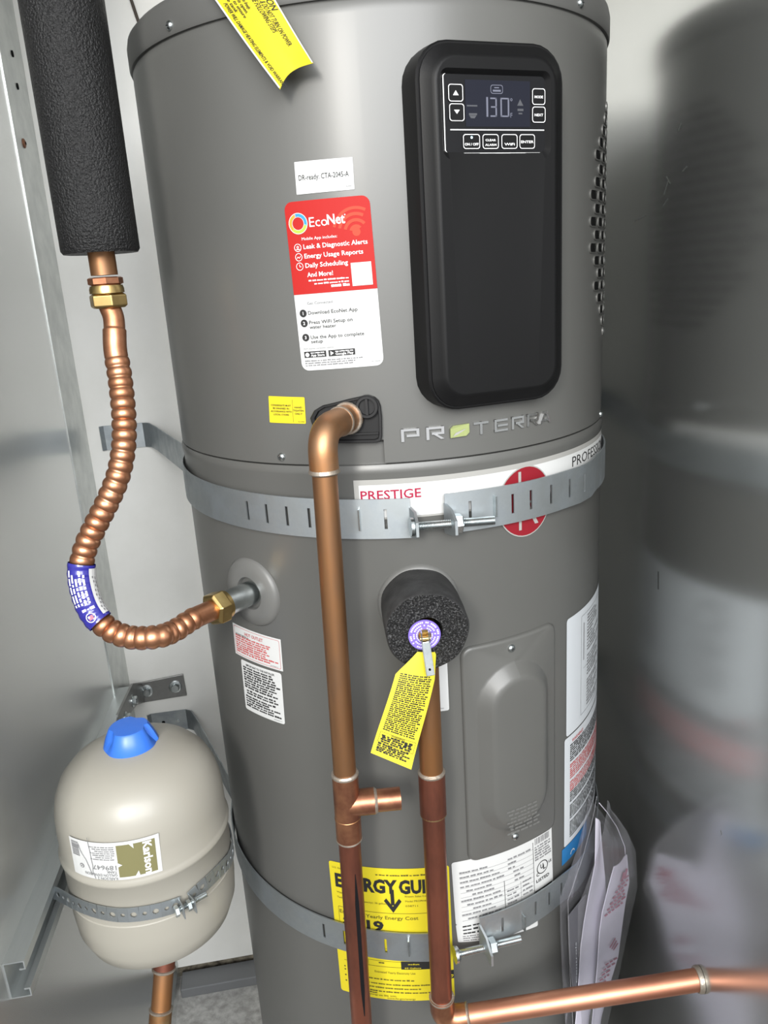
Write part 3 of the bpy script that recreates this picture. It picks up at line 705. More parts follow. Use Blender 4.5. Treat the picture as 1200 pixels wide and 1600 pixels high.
# ---- element access panel
AC = (rad(17.35), 0.8425); AHW, AHH = R * rad(13.4), 0.1325
def afn(x, y, d): return cp(AC[0] + x / R, AC[1] + y, R + d)
def ar(a, b, r, cx=0, cy=0): return rring(a, b, r, 6, 10, 6, cx, cy)
ox_, oy_ = 0.000, 0.000
ohw, ohh = 0.0475, 0.106
AP = one(loft([(ar(AHW, AHH, .011), -0.001), (ar(AHW, AHH, .011), .0022), (ar(AHW - .0018, AHH - .0018, .010), .0040), (ar(AHW - .004, AHH - .004, .009), .0044), (ar(ohw, ohh, ohw, ox_, oy_), .0044), (ar(ohw - .003, ohh - .003, ohw - .003, ox_, oy_), .0056),
                (ar(ohw - .013, ohh - .012, ohw - .013, ox_, oy_), .0145), (ar(ohw - .0165, ohh - .0155, ohw - .0165, ox_, oy_), .0163), (ar(ohw - .021, ohh - .020, ohw - .021, ox_, oy_), .0168), (ar(.008, ohh - .036, .008), .0168), (ar(.0006, ohh - .044, .0006), .0168)], afn), 'heater_paint', 'access_panel', HT, 50)
for px_, py_ in ((799, 1013), (805, 1307)): screw(px_, py_, AP, 0.0044, R + 0.0046)
S = Cyl([(AC[0] - .026 / R, .776), (AC[0] + .026 / R, .776), (AC[0] + .026 / R, .742), (AC[0] - .026 / R, .742)])
p = Print(S)
for i in range(7): p.greek(.12 + .04 * (i % 3), .10 + .14 * i, .92 - .05 * (i % 2), .0026, 'ring_plastic', .0172, seed=50 + i)
p.build('embossed_lettering', AP)

# ---- side labels
S = deg_cyl(36.4, 96, .9665, .8165); o = sheet(S, 'wiring_label', HT, 'paper_cool', 0.004)
p = Print(S); p.frame(.13, .06, .62, .92, .0005, 'ink_grey', .0009)
rg = random.Random(3)
for i in range(30):
    if i in (12, 20): continue
    v0 = .09 + i * .027; p.greek(.20, v0 + .012, .20 + rg.uniform(.08, .24), .0022, 'ink_grey', seed=300 + i)
p.greek(.16, .12, .17, .002, 'ink_grey'); p.rect(.155, .13, .162, .45, 'ink_grey', .0009); p.rect(.155, .52, .40, .523, 'ink_grey', .0009); p.para(.68, .08, .97, .9, 28, 'ink_grey', .0022, .4, 77); p.build('print', o)
S = deg_cyl(35.6, 96, .8145, .664); o = sheet(S, 'warning_label', HT, 'paper_cool', 0.003)
p = Print(S); p.text(.06, .07, .0042, 'WARNING!', 'ink_red', w=.030, bold=.012)
for i in range(44):
    m_ = 'ink_red' if 8 <= i < 22 else 'ink'
    if i in (8, 16, 27, 35): continue
    p.greek(.045, .095 + i * .0198, .97 - .2 * rg.random() * (i % 4 == 0), .0021, m_, seed=400 + i)
p.build('print', o)
S = deg_cyl(34.6, 50, .663, .640); o = sheet(S, 'star_label', HT, 'blue_label', 0.001); p = Print(S); p.ring(.35, .8, .004, .0056, 'paper', .0009, 5, 175); p.build('print', o)

# ---- rating label (upper part and narrow tail) and energy guide
S = Cyl([on_cyl(705, 1349), on_cyl(861, 1287), (rad(30.6), .625), (rad(0.1), .625)]); S.c[0] = (S.c[0][0], .712); S.c[1] = (S.c[1][0], .712)
o = sheet(S, 'rating_label', HT, 'paper', 0.003)
p = Print(S); p.rect(.765, .10, .770, .98, 'ink', .0009); p.rect(.455, .50, .460, .99, 'ink', .0009); p.rect(.62, .62, .623, .99, 'ink_grey', .0009)
for i in range(11): p.rect(.06, .205 + i * .075, .765, .209 + i * .075, 'ink_grey', .0008)
for i in range(11): p.greek(.06 + .05 * (i % 3) * (i > 2), .195 + i * .075, .34 + .04 * (i % 4), .0023, 'ink_grey', seed=500 + i)
for i, (a, b) in enumerate(((.5, .74), (.5, .62), (.5, .60), (.55, .66), (.56, .64), (.56, .66))): p.greek(a, .195 + i * .075, b, .0023, 'ink_grey', seed=530 + i)
for i in range(4): p.greek(.48, .70 + i * .07, .60, .0023, 'ink_grey', seed=540 + i); p.greek(.64, .66 + i * .07, .75, .0023, 'ink_grey', seed=550 + i)
rg = random.Random(11); x = .79
while x < .96: w2 = rg.choice((.004, .007, .012)); p.rect(x, .06, x + w2, .16, 'ink_grey', .0009); x += w2 + rg.choice((.005, .009))
for i in range(6): p.greek(.785, .21 + i * .042, .985, .0021, 'ink_grey', seed=570 + i)
p.ring(.87, .58, .0080, .0092, 'ink'); p.text(.862, .595, .0062, 'U', 'ink', w=.0048, al='c', bold=.02); p.text(.892, .625, .0062, 'L', 'ink', w=.0042, al='c', bold=.02)
p.text(.795, .69, .0044, 'C', 'ink', bold=.02); p.text(.945, .58, .0036, 'US', 'ink', w=.0052, bold=.02); p.text(.87, .79, .0042, 'LISTED', 'ink', w=.0215, al='c', bold=.02)
p.rect(.775, .92, .985, .985, 'ink', .0009); p.text(.785, .978, .0038, 'AHRI', 'white_ink', w=.011, bold=.02, d=.0013); p.greek(.88, .975, .975, .0022, 'white_ink', .0013, seed=3)
p.build('print', o)
S = Cyl([(rad(0.1), .625), (rad(24.3), .625), (rad(24.6), .578), (rad(0.5), .599)]); S.c = [(rad(0.1), .6252), (rad(24.3), .6252), (rad(24.6), .579), (rad(0.5), .600)]
o = sheet(S, 'rating_label_tail', HT, 'paper', 0.002, 0.0005)
p = Print(S); p.para(.07, .05, .5, .6, 3, 'ink', .003, .3, 61); p.para(.06, .62, .40, .95, 3, 'ink_grey', .0018, .2, 62); p.para(.62, .75, .95, .92, 1, 'ink_grey', .0018, .2, 63); p.build('print', o)['kind'] = 'stuff'
S = deg_cyl(-32.0, -1.0, .7095, .520); o = sheet(S, 'energy_label', HT, 'sticker_yellow', 0.003)
p = Print(S)
def ev(y): return (y - 1345) / 203.0
p.text(.03, .045, .0022, 'U.S. Government', 'ink_brown', w=.024); p.greek(.40, .052, .95, .0020, 'ink_brown', seed=31)
p.text(.045, .175, .0170, 'ENERGY', 'ink', w=.0735, bold=.045); p.text(.585, .175, .0170, 'GUIDE', 'ink', w=.0530, bold=.045)
p.rect(.512, .15, .542, .265, 'ink', .0011); p.poly([(.455, .235), (.475, .215), (.527, .275), (.580, .215), (.600, .235), (.527, .32)], 'ink', .0011)
p.text(.05, .225, .0024, 'Water Heater', 'ink_brown', w=.018); p.text(.05, .262, .0024, 'Tank Size (Storage Capacity): 36 gallons', 'ink_brown', w=.060)
p.text(.63, .205, .0024, 'Rheem Sales Company', 'ink_brown', w=.034); p.text(.63, .240, .0024, 'Model PROPH40 T2', 'ink_brown', w=.030); p.text(.63, .275, .0024, '038711', 'ink_brown', w=.014)
p.frame(.05, .325, .965, .60, .0004, 'ink_brown', .0009, .001); p.rect(.06, .325, .965, .328, 'ink_brown', .0009)
p.text(.06, .372, .0046, 'Estimated Yearly Energy Cost', 'ink_brown', w=.0930, bold=.008)
p.text(.085, .462, .0128, '$119', 'ink', w=.0490, bold=.040)
p.rect(.28, .695, .575, .697, 'ink_brown', .0009); p.rect(.28, .695, .282, .74, 'ink_brown', .0009); p.rect(.06, .738, .965, .741, 'ink_brown', .0009)
p.rect(.56, .69, .82, .752, 'ink', .0010); p.text(.62, .715, .0022, 'medium', 'sticker_yellow', w=.013, d=.0013, bold=.01); p.text(.59, .745, .0022, '60 Gallons', 'sticker_yellow', w=.019, d=.0013, bold=.01)
p.greek(.37, .715, .42, .002, 'ink_brown', seed=5); p.text(.33, .790, .0030, 'Estimated Yearly Electricity Use', 'ink_brown', w=.048)
for i, (a, b, y_) in enumerate(((.27, .68, .845), (.08, .86, .882), (.08, .74, .912), (.08, .93, .942), (.27, .34, .958))): p.greek(a, y_, b, .0019, 'ink_brown', seed=80 + i)
for y_ in (.79, .815, .86, .905): p.disc(.06, y_, .0010, 'ink')
p.text(.27, .976, .0026, 'energy use: 846  kWh', 'ink_brown', w=.032); p.text(.42, .992, .0024, 'www.ftc.gov/energy', 'ink_brown', w=.034)
p.rect(.955, .78, 1.0, .845, 'ink', .0010); p.text(.985, .84, .005, 'G', 'sticker_yellow', rot=70, al='l', bold=.02, d=.0013)
p.build('print', o)
S = Cyl([(rad(-8.5), .975), (rad(0.8), .975), (rad(0.8), .905), (rad(-8.5), .905)]); o = sheet(S, 'valve_sticker', HT, 'paper', .002); p = Print(S); p.text(.72, .96, .0012, 'AU903', 'ink_grey', w=.006); p.build('print', o)

# ================================================================== SEISMIC STRAPS
def strap_band(name, parent, pts, slots, h=0.040, t=0.0016, m='galv_strap', sw=0.0030):
    """pts: (x, y, z_centre) along the band; slots: indices s (metres along) of real slots cut through it"""
    P = [Vector(p) for p in pts]; S = [0.0]
    for a, b in zip(P, P[1:]): S.append(S[-1] + (b - a).length)
    def at(s):
        s = min(max(s, 0), S[-1])
        for i in range(len(S) - 1):
            if s <= S[i + 1]: return P[i].lerp(P[i + 1], (s - S[i]) / max(1e-9, S[i + 1] - S[i]))
        return P[-1]
    cuts = []
    for s in slots: cuts.append((s - sw / 2, s + sw / 2))
    ss = sorted(set(S + [c for q in cuts for c in q])); rows = (-.5, -.25, .25, .5); v = []; f = []
    for s in ss:
        c = at(s)
        for r in rows: v.append(c + Vector((0, 0, r * h)))
    for i in range(len(ss) - 1):
        mid = (ss[i] + ss[i + 1]) / 2
        for k in range(3):
            if k == 1 and any(a < mid < b for a, b in cuts): continue
            f.append((i * 4 + k, (i + 1) * 4 + k, (i + 1) * 4 + k + 1, i * 4 + k + 1))
    o = solid(one((v, f), m, name, parent, 30), t, 0)
    return o, S, P
def arc(t0, t1, r0, r1, z0, z1, n=40):
    return [tuple(cp(rad(t0 + (t1 - t0) * i / n), z0 + (z1 - z0) * i / n, r0 + (r1 - r0) * i / n)) for i in range(n + 1)]
def s_of(P, S, th):
    """arc length along the band at the bearing th (radians)"""
    best = None
    for i in range(len(P) - 1):
        a = math.atan2(P[i].x, -P[i].y); b = math.atan2(P[i + 1].x, -P[i + 1].y)
        if min(a, b) <= th <= max(a, b) and abs(a - b) < 1:
            return S[i] + (S[i + 1] - S[i]) * (th - a) / (b - a)
    return 0.0
def make_strap(label, zl, zle, zr, lend, rstart, rr0, slots_l, slots_r, bolt_px, tabs, wall_z):
    root = thing('seismic_strap', (0, 0, zl - 0.02), label, 'strap', 'galvanized straps around the heater')
    left = [(-0.424, BACK_Y - 0.006, wall_z), (-0.418, BACK_Y - 0.002, wall_z), (-0.356, BACK_Y - 0.002, wall_z), (-0.350, BACK_Y - 0.006, wall_z), (-0.345, BACK_Y - 0.010, wall_z), (-0.330, BACK_Y - 0.05, wall_z)] + arc(-100, lend, R + .0035, R + .0045, zl, zle, 44)
    P = [Vector(p) for p in left]; S = [0.0]
    for a, b in zip(P, P[1:]): S.append(S[-1] + (b - a).length)
    strap_band('left_band', root, left, [s_of(P, S, on_cyl(x, y, R + .004)[0]) for x, y in slots_l])
    right = arc(rstart, 30, rr0, R + .0085, zr, zr, 14) + arc(38, 44, R + .011, R + .010, zr, zr, 2) + arc(50, 104, R + .0055, R + .003, zr, zr, 20) + [(0.272, 0.30, zr), (0.30, BACK_Y - .003, zr), (0.335, BACK_Y - .002, zr)]
    P = [Vector(p) for p in right]; S = [0.0]
    for a, b in zip(P, P[1:]): S.append(S[-1] + (b - a).length)
    strap_band('right_band', root, right, [s_of(P, S, on_cyl(x, y, R + .008)[0]) for x, y in slots_r])
    # bent end tabs, bolt and nut
    (bx0, by0), (bx1, by1) = bolt_px
    A = cp(*on_cyl(bx0, by0, R + .020), R + .020); B = cp(*on_cyl(bx1, by1, R + .022), R + .022); ax = (B - A).normalized()
    def tab_at(th, r0, zc, zb):
        t = rad(th); n = Vector((sin(t), -cos(t), 0)); e = Vector((cos(t), sin(t), 0)); v = []
        prof = ((0.0, .015), (0.012, .013), (0.022, .009), (0.027, .007))
        for k, (d, hh) in enumerate(prof):
            c = n * (r0 + d) + e * (0.004 * (1 - math.exp(-d * 200))) ; zc2 = zc + (zb - zc) * min(1, d / .02)
            v += [Vector((c.x, c.y, zc2 - hh)), Vector((c.x, c.y, zc2 + hh))]
        f = [(2 * k, 2 * k + 1, 2 * k + 3, 2 * k + 2) for k in range(3)]
        return solid(one((v, f), 'galv_strap', 'end_tab', root, 30), .0026, 0)
    ta = math.degrees(math.atan2(A.x, -A.y)); tab_at(lend, R + .0045, zle - .004, A.z)
    tn = bolt_px[2] if len(bolt_px) > 2 else None
    tab_at(rstart, rr0, zr - .004, A.lerp(B, .45).z)
    bolt = one(threaded(A, ax, .0045, (B - A).length), 'zinc', 'bolt', root, 35)
    one(lathe([(.0095, -.0045), (.0095, -.0015), (.008, .0005), (.004, .002)], A, ax, 22), 'zinc', 'bolt_head', bolt, 35)
    cn = A.lerp(B, .45); 
    one(hexnut(cn + ax * .002, ax, .0098, .0090), 'zinc', 'nut', root)
    for x, y, r in tabs:
        th, z = on_cyl(x, y, r); n = Vector((sin(th), -cos(th), 0)); e = Vector((cos(th), sin(th), 0)); c = cp(th, z, r + .002)
        one(box(c, (.0016, .006, .021), e, n, Vector((0, 0, 1))), 'zinc', 'bent_lip', root)
    # wall plate screw and hole
    for x in (-0.398, -0.372):
        one(lathe([(.0030, -.0005), (.0030, .0012)], (x, BACK_Y - .0030, wall_z), (0, -1, 0), 14), 'void' if x < -.39 else 'zinc', 'mounting_hole' if x < -.39 else 'lag_screw', root)
    return root
make_strap('upper slotted steel strap around the heater just under the shroud, over the red badge', 1.130, 1.121, 1.1225, -5.9, 1.4, R + .0065,
           ((387, 790), (417, 797), (449, 803), (484, 808), (603, 815)), ((735, 800), (801, 787), (829, 780), (860, 771), (888, 763), (909, 756)), ((648, 823), (772, 813)), ((562, 811, R + .005), (772, 790, R + .009)), 1.122)
make_strap('lower slotted steel strap around the heater, crossing the yellow energy label', .622, .602, .619, -5.4, 5.6, R + .0115,
           ((506, 1445), (538, 1455), (603, 1478)), ((783, 1448), (835, 1418), (857, 1405), (876, 1388), (899, 1368)), ((716, 1491), (813, 1467)), ((639, 1478, R + .006), (817, 1440, R + .012)), .592)

# ================================================================== COPPER: condensate drain
X1t, X1b = -0.1085, -0.1205
def p1(z): return Vector((X1t + (X1b - X1t) * (1.19 - z) / (1.19 - .50), -0.300, z))
CD = thing('condensate_pipe', tuple(p1(0.40)), 'aged copper drain pipe with a tee, running down from the black condensate port', 'pipe')
st_ = cp(rad(-17.2), 1.2215, R - .002); corner = Vector((X1t, -0.300, 1.2215))
el = bend([st_, corner, p1(1.186)], 0.024, 12)
one(sweep(el, [.0131] * len(el), 28), 'copper_elbow', 'elbow', CD, 40)
one(lathe([(.0150, 0), (.0156, .0015), (.0150, .0032)], st_.lerp(corner, .12), corner - st_, 26), 'solder', 'solder_ring', CD, 40)
one(lathe([(.0136, 0), (.0142, .0014), (.0136, .0030)], st_.lerp(corner, .36), corner - st_, 26), 'solder', 'solder_ring', CD, 40)
one(lathe([(.0120, -.003), (.0142, -.0012), (.0138, .001), (.0134, .002)], p1(1.185), (0, 0, 1), 26), 'solder', 'solder_ring', CD, 40)
one(sweep([p1(z) for z in (1.19, 1.1, 1.0, .95, .87)], .0113, 28), 'copper_aged', 'upper_pipe', CD, 40)
one(sweep([p1(z) for z in (.875, .80)], .0131, 28), 'copper_tee', 'tee', CD, 40)
TEE = bpy.data.objects['tee']
bz = .842; a = p1(bz); ex = Vector((1, -0.06, -0.02)).normalized()
one(sweep([a, a + ex * .028], .0131, 28), 'copper_tee', 'tee_branch', CD, 40)
st2 = lathe([(.0108, .024), (.0113, .024), (.0113, .0540), (.0098, .0540), (.0098, .024)], a, ex, 28, False); one(st2, 'copper_tee', 'stub_pipe', CD, 40)
one(lathe([(.0133, .0275), (.0126, .029), (.0115, .0305)], a, ex, 26), 'solder', 'solder_ring', CD, 40)
one(lathe([(.0115, .874), (.0136, .8752), (.0138, .8772), (.0125, .879)], p1(0.875) - Vector((0, 0, .875)), (0, 0, 1), 26), 'solder', 'solder_ring', CD, 40)
one(lathe([(.0116, -.002), (.0135, 0), (.0134, .0014), (.0130, .0016)], p1(.80), (0, 0, 1), 26), 'solder', 'solder_ring', CD, 40)
for z in (.826,): one(lathe([(.0131, 0), (.0135, .0006), (.0131, .0012)], p1(z), (0, 0, 1), 26), 'copper_aged', 'tee_bead', CD, 40)
one(sweep([p1(z) for z in (.802, .7, .6, .5, .40)], .0113, 28), 'copper_red', 'lower_pipe', CD, 40)
# dark tapered stripe along the lower pipe
v = []; f = []
for i in range(21):
    z = .765 - i * .0093; w2 = .0018 * min(1, i / 4, (20.3 - i) / 4) + .0003
    for sgn in (-1, 1):
        th = rad(14) + sgn * w2 / .0114; c = p1(z); v.append(c + Vector((.0116 * sin(th), -.0116 * cos(th), 0)))
for i in range(20): f.append((2 * i, 2 * i + 1, 2 * i + 3, 2 * i + 2))
one((v, f), 'black_gloss', 'dark_stripe', CD)

# ================================================================== COPPER: relief discharge
P2Y = -0.302
_a = at_plane(673, 1180, 1, P2Y); _b = at_plane(690, 1556, 1, P2Y)
def p2(z): k = (_a.z - z) / (_a.z - _b.z); return Vector((_a.x + (_b.x - _a.x) * k, P2Y, z))
def z2(py): return _a.z + (_b.z - _a.z) * (py - 1180) / 376.0
ZC0, ZC1, ZE = z2(1203), z2(1264), z2(1557)
RD = thing('discharge_pipe', tuple(p2(ZE - .06)), 'reddish copper discharge pipe from the relief valve, turning along to the right wall', 'pipe')
one(sweep([p2(1.012), p2(.95), p2(ZC0 - .002)], .0117, 28), 'copper_aged', 'upper_pipe', RD, 40)
one(sweep([p2(ZC0), p2(ZC1)], .0136, 28), 'copper_red', 'coupling', RD, 40)
one(lathe([(.0120, .002), (.0140, .0), (.0136, -.002)], p2(ZC0), (0, 0, 1), 26), 'solder', 'solder_ring', RD, 40)
one(lathe([(.0118, -.001), (.0137, 0), (.0136, .0014)], p2(ZC1), (0, 0, 1), 26), 'patina', 'solder_ring', RD, 40)
one(sweep([p2(ZC1 + .003), p2(.70), p2(.62), p2(ZE)], .0117, 28), 'copper_red', 'lower_pipe', RD, 40)
WN = Vector((cos(PHI), -sin(PHI), 0)); WO = Vector((wall_right_x(0), 0, 0))
WP = at_free(1095, 1530, WO, WN)
ec = at_plane(697, 1592, 1, P2Y); ecp = Vector((p2(ec.z).x, P2Y, ec.z))
el = bend([p2(ZE), ecp, ecp.lerp(WP, .10)], .020, 10)
one(sweep(el, .0136, 28), 'copper_tee', 'elbow', RD, 40)
one(lathe([(.0118, .0005), (.0142, -.0005), (.0139, -.0025)], p2(ZE), (0, 0, 1), 26), 'solder', 'solder_ring', RD, 40)
hd = (WP - ecp).normalized()
one(sweep([ecp.lerp(WP, .07), ecp.lerp(WP, .5), WP + hd * .004], .0117, 28), 'copper_horizontal', 'horizontal_pipe', RD, 40)
one(lathe([(.0138, -.001), (.0144, .0006), (.0122, .0022)], ecp.lerp(WP, .10), hd, 26), 'solder', 'solder_ring', RD, 40)
one(lathe([(.0132, -.0055), (.0140, -.004), (.0142, -.001), (.0142, -.0003)], WP, WN, 26), 'solder', 'wall_collar', RD, 40)

# ================================================================== relief valve with foam cover and tags
FL = 0.064
fo = OV + NV * .0045
front = OV + NV * FL
RV = thing('relief_valve', tuple(OV + NV * .004), 'pressure relief valve with purple dial plate and steel lever in foam', 'valve')
x, y, a = frame_of(NV)
one(lathe([(.0125, .001), (.0125, FL - .004), (.006, FL - .003), (.006, FL + .004)], OV + NV * .004 - Vector((.003, 0, .002)), NV, 28), 'brass', 'valve_body', RV, 40)
dfr = front + NV * .006 - Vector((.003, 0, .002))
DSC = Flat([dfr - x * .0145 + y * .0145, dfr + x * .0145 + y * .0145, dfr + x * .0145 - y * .0145, dfr - x * .0145 - y * .0145])
tst = DSC.pt(.5, .5, .01)
sgn_ = 1 if (tst - dfr).dot(NV) > 0 else -1
one(lathe([(.0150, -.0008), (.0150, .0004)], dfr, NV, 40), 'purple', 'dial_plate', RV, 40); DP = bpy.data.objects['dial_plate']
# ring lettering of the dial: three circles of tiny strokes
b = MB()
for rr2, nn2, hh2 in ((.0128, 46, .0017), (.0099, 34, .0015), (.0072, 24, .0013)):
    rg = random.Random(int(rr2 * 1e5))
    for k in range(nn2):
        if rg.random() < .16: continue
        t0 = 2 * pi * k / nn2; t1 = t0 + 2 * pi / nn2 * .72
        b.add(([dfr + NV * .0006 + x * (r_ * cos(t)) + y * (r_ * sin(t)) for r_, t in ((rr2 - hh2 / 2, t0), (rr2 + hh2 / 2, t0), (rr2 + hh2 / 2, t1), (rr2 - hh2 / 2, t1))], [(0, 1, 2, 3)]), 'purple_ink')
b.build('dial_print', DP)
hinge = dfr + NV * .006
vz = Vector((0, 0, 1)); vx = Vector((cos(TH_V), sin(TH_V), 0))
for s in (-1, 1): one(box(dfr + vx * (s * .0034) + NV * .004 + vz * .001, (.0011, .010, .0105), vx, NV, vz), 'zinc', 'lever_fork', RV)
one(lathe([(.0022, -.0048), (.0022, .0048)], dfr + NV * .0055 - vz * .001, vx, 14), 'brass', 'pivot_pin', RV, 40)
lt = dfr + NV * .0080 - vz * .003; lb = at_plane(673, 1056, 1, lt.y - .006); ld = (lb - lt).normalized(); lx = ld.cross(NV).normalized()
lv = one(box((lt + lb) / 2, (.0076, (lb - lt).length, .0016), lx, ld, lx.cross(ld)), 'zinc', 'lever', RV); bev(lv, .0006)
for s in (-1, 1): one(box((lt + lb) / 2 - NV * .0015 + lx * (s * .0034), (.0010, (lb - lt).length, .0036), lx, ld, lx.cross(ld)), 'zinc', 'lever_flange', lv)
one(lathe([(.0011, 0), (.0011, .0013)], lt.lerp(lb, .80) + NV * .0002, NV, 14), 'void', 'lever_hole', lv)
# foam cover: an open ring cut at the bottom
n = 60; gap = rad(17); prof = [(.0385, 0.0), (.0392, .010), (.0395, FL * .55), (.0390, FL - .002), (.0375, FL)]
dn = 3 * pi / 2
# orient: x horizontal, y vertical of the valve frame
def fpt(r, h, t):
    return fo + NV * h + vx * (r * cos(t)) + vz * (r * sin(t))
angs = [dn + gap / 2 + (2 * pi - gap) * i / n for i in range(n + 1)]
def ragged(t, s): return 1 + .015 * sin(3 * t + s) + .010 * sin(7 * t + 2 * s)
b = MB(); v = []; f = []
for r, h in prof:
    for t in angs: v.append(fpt(r * ragged(t, 0.4), h, t))
for k in range(len(prof) - 1):
    for i in range(n): f.append((k * (n + 1) + i, k * (n + 1) + i + 1, (k + 1) * (n + 1) + i + 1, (k + 1) * (n + 1) + i))
b.add((v, f), 'foam_smooth')
v = []; f = []; rads = (.0375, .032, .026, .020, .0145)
for q, r in enumerate(rads):
    for t in angs: v.append(fpt(r * (ragged(t, .4) if q == 0 else 1), FL + (.0003 * sin(9 * t + r * 900) if q else 0), t))
for k in range(len(rads) - 1):
    for i in range(n): f.append((k * (n + 1) + i, k * (n + 1) + i + 1, (k + 1) * (n + 1) + i + 1, (k + 1) * (n + 1) + i))
b.add((v, f), 'foam_cut')
v = []; f = []
for t in angs: v += [fpt(.0145, FL, t), fpt(.0145, 0, t)]
for i in range(n): f.append((2 * i, 2 * i + 1, 2 * i + 3, 2 * i + 2))
b.add((v, f), 'foam_cut')
for t in (angs[0], angs[-1]):
    b.add(([fpt(.0145, 0, t), fpt(.0385, 0, t), fpt(.0375, FL, t), fpt(.0145, FL, t)], [(0, 1, 2, 3)]), 'foam_cut')
tag(b.build('foam_cover', None, 50), 'short thick black foam cover with a slit, wrapped around the relief valve', 'insulation')
# long yellow valve tag
ty = dfr.y + .004
def tg(px_, py_, yy): return at_plane(px_, py_, 1, yy)
TGS = Flat([tg(628, 1015, ty - .000), tg(688, 1018, ty - .000), tg(645, 1207, ty - .024), tg(580, 1178, ty - .020)], lambda u, v_: .006 * sin(u * pi) * (1 - v_) + .003 * sin(v_ * 5) - .004 * v_ * u)
b = Print(TGS); pts = {}
nu, nv = 10, 22; v = []; f = []
for j in range(nv + 1):
    t = j / nv; pinch = max(0, 1 - t / .22)
    for i in range(nu + 1):
        u = i / nu; uu = .5 + (u - .5) * (1 - .50 * pinch) + .12 * pinch; v.append(TGS.pt(uu, t, 0))
for j in range(nv):
    for i in range(nu): q = j * (nu + 1) + i; f.append((q, q + 1, q + nu + 2, q + nu + 1))
HTAG = solid(one((v, f), 'tag_yellow', 'valve_tag', None, 60), .0003, 0)
tag(HTAG, 'long yellow paper tag densely printed in black, hanging from the relief valve lever', 'tag')
p = Print(TGS)
for i in range(30):
    vv = .215 + i * .0185
    p.greek(.10, vv, .93 - .03 * (i % 3 == 2), .0014, 'ink', .0005, seed=700 + i)
p.frame(.07, .775, .95, .875, .0003, 'ink', .0005); p.text(.5, .792, .0016, 'WARNING', 'ink', w=.014, al='c', bold=.02, d=.0006)
for i in range(4): p.greek(.12 + .02 * (i % 2), .812 + i * .0185, .90 - .03 * (i % 2), .0019, 'ink', .0005, seed=760 + i)
for i in range(5): p.greek(.09, .893 + i * .0165, .92 - .09 * (i % 2), .0017, 'ink', .0005, seed=780 + i)
p.build('print', HTAG)

# ================================================================== foam-lagged riser and corrugated connector
FD_ = 0.73
fb = at_depth(158, 396, FD_); FR = .0352
RZ0 = fb.z
rs_ = thing('riser_pipe', (fb.x, fb.y, RZ0 - .045), 'short copper riser with threaded adapter sticking out of the long black foam', 'pipe')
def vdown(px_, py_): # point on the vertical riser axis seen at this image row
    d = ray(px_, py_); k = ((fb.x - CAM.x) * d.x + (fb.y - CAM.y) * d.y) / (d.x ** 2 + d.y ** 2); return (CAM + d * k).z
one(sweep([(fb.x, fb.y, RZ0 + .5), (fb.x, fb.y, vdown(164, 430))], .0122, 28), 'copper_aged', 'pipe', rs_, 40)
z1 = vdown(165, 433); one(lathe([(.0140, 0), (.0160, .001), (.0160, .006), (.0140, .007)], (fb.x, fb.y, z1 - .007), (0, 0, 1), 8, True, .2), 'copper_tee', 'adapter_hex', rs_)
one(lathe([(.0138 if i % 2 else .0126, -.0016 * i) for i in range(7)], (fb.x, fb.y, z1 - .005), (0, 0, 1), 28), 'copper_tee', 'adapter_thread', rs_, 30)
b = MB(); N_ = 24; prof = []
for i in range(N_ + 1): prof.append((FR, RZ0 + .002 + (1.95 - RZ0) * i / N_))
fm = lathe([(FR * .4, RZ0 + .0015), (FR - .002, RZ0), (FR, RZ0 + .003)] + prof[1:], (fb.x, fb.y, 0), (0, 0, 1), 48)
tag(one(fm, 'foam_skin', 'pipe_insulation', None, 60), 'long thick black foam tube lagging the vertical riser at upper left', 'insulation')
HS = thing('flexible_connector', (fb.x, fb.y, .98), 'corrugated copper water connector looping from the foam-lagged riser to the hot outlet', 'hose')
zt = vdown(168, 446)
one(lathe([(.0148, 0), (.0158, -.003), (.0158, -.007)], (fb.x, fb.y, zt), (0, 0, 1), 28), 'brass', 'nut_collar', HS, 40)
zn = zt - .007
bev(one(lathe([(.0150, .0), (.0178, -.002), (.0178, -.0115), (.0150, -.0135)], (fb.x, fb.y, zn), (0, 0, 1), 6, True, .35), 'brass', 'union_nut', HS), .0008)
top = Vector((fb.x, fb.y, zn - .012))
# other end on the steel nipple
ne = OH + NH * .040
bev(one(lathe([(.0150, 0), (.0182, .002), (.0182, .014), (.0150, .0165)], ne, NH, 6, True, .3), 'brass', 'union_nut', HS), .0008)
one(lathe([(.0150, 0), (.0150, .004)], ne - NH * .003, NH, 28), 'brass', 'nut_collar', HS, 40)
end = ne + NH * .014
# depth along the hose is blended between both ends
pixs = [(178, 500), (180, 545), (186, 580), (191, 620), (194, 660), (193, 700), (185, 742), (170, 780), (150, 820), (134, 855), (127, 890), (132, 925), (146, 958), (172, 984), (206, 996), (244, 995)]
Dt = (top - CAM).dot(FW); De = (end - CAM).dot(FW); pts = [top]
for i, (qx, qy) in enumerate(pixs):
    t = (i + .6) / len(pixs); Dm = Dt + (De - .052 - Dt) * (t * t * (3 - 2 * t)) ; pts.append(at_depth(qx, qy, Dm))
pts += [end + NH * .050 - Vector((0, 0, .0035)), end + NH * .026, end]
path = resample(catmull(pts, 14), .0011); Ls = len(path)
r0 = .0112; pitch = .0098; rr3 = []
smooth0 = int(.050 / .0011); smooth1 = int(.026 / .0011)
for i in range(Ls):
    s = i * .0011
    if i < smooth0 * .45: rr3.append(.0098)
    elif i < smooth0: rr3.append(.0108)
    elif i > Ls - smooth1: rr3.append(.0108)
    else: rr3.append(.0094 + .0022 * math.sqrt(abs(sin(pi * (s / pitch)))))
one(sweep(path, rr3, 24), 'copper_hose', 'corrugated_tube', HS, 60)
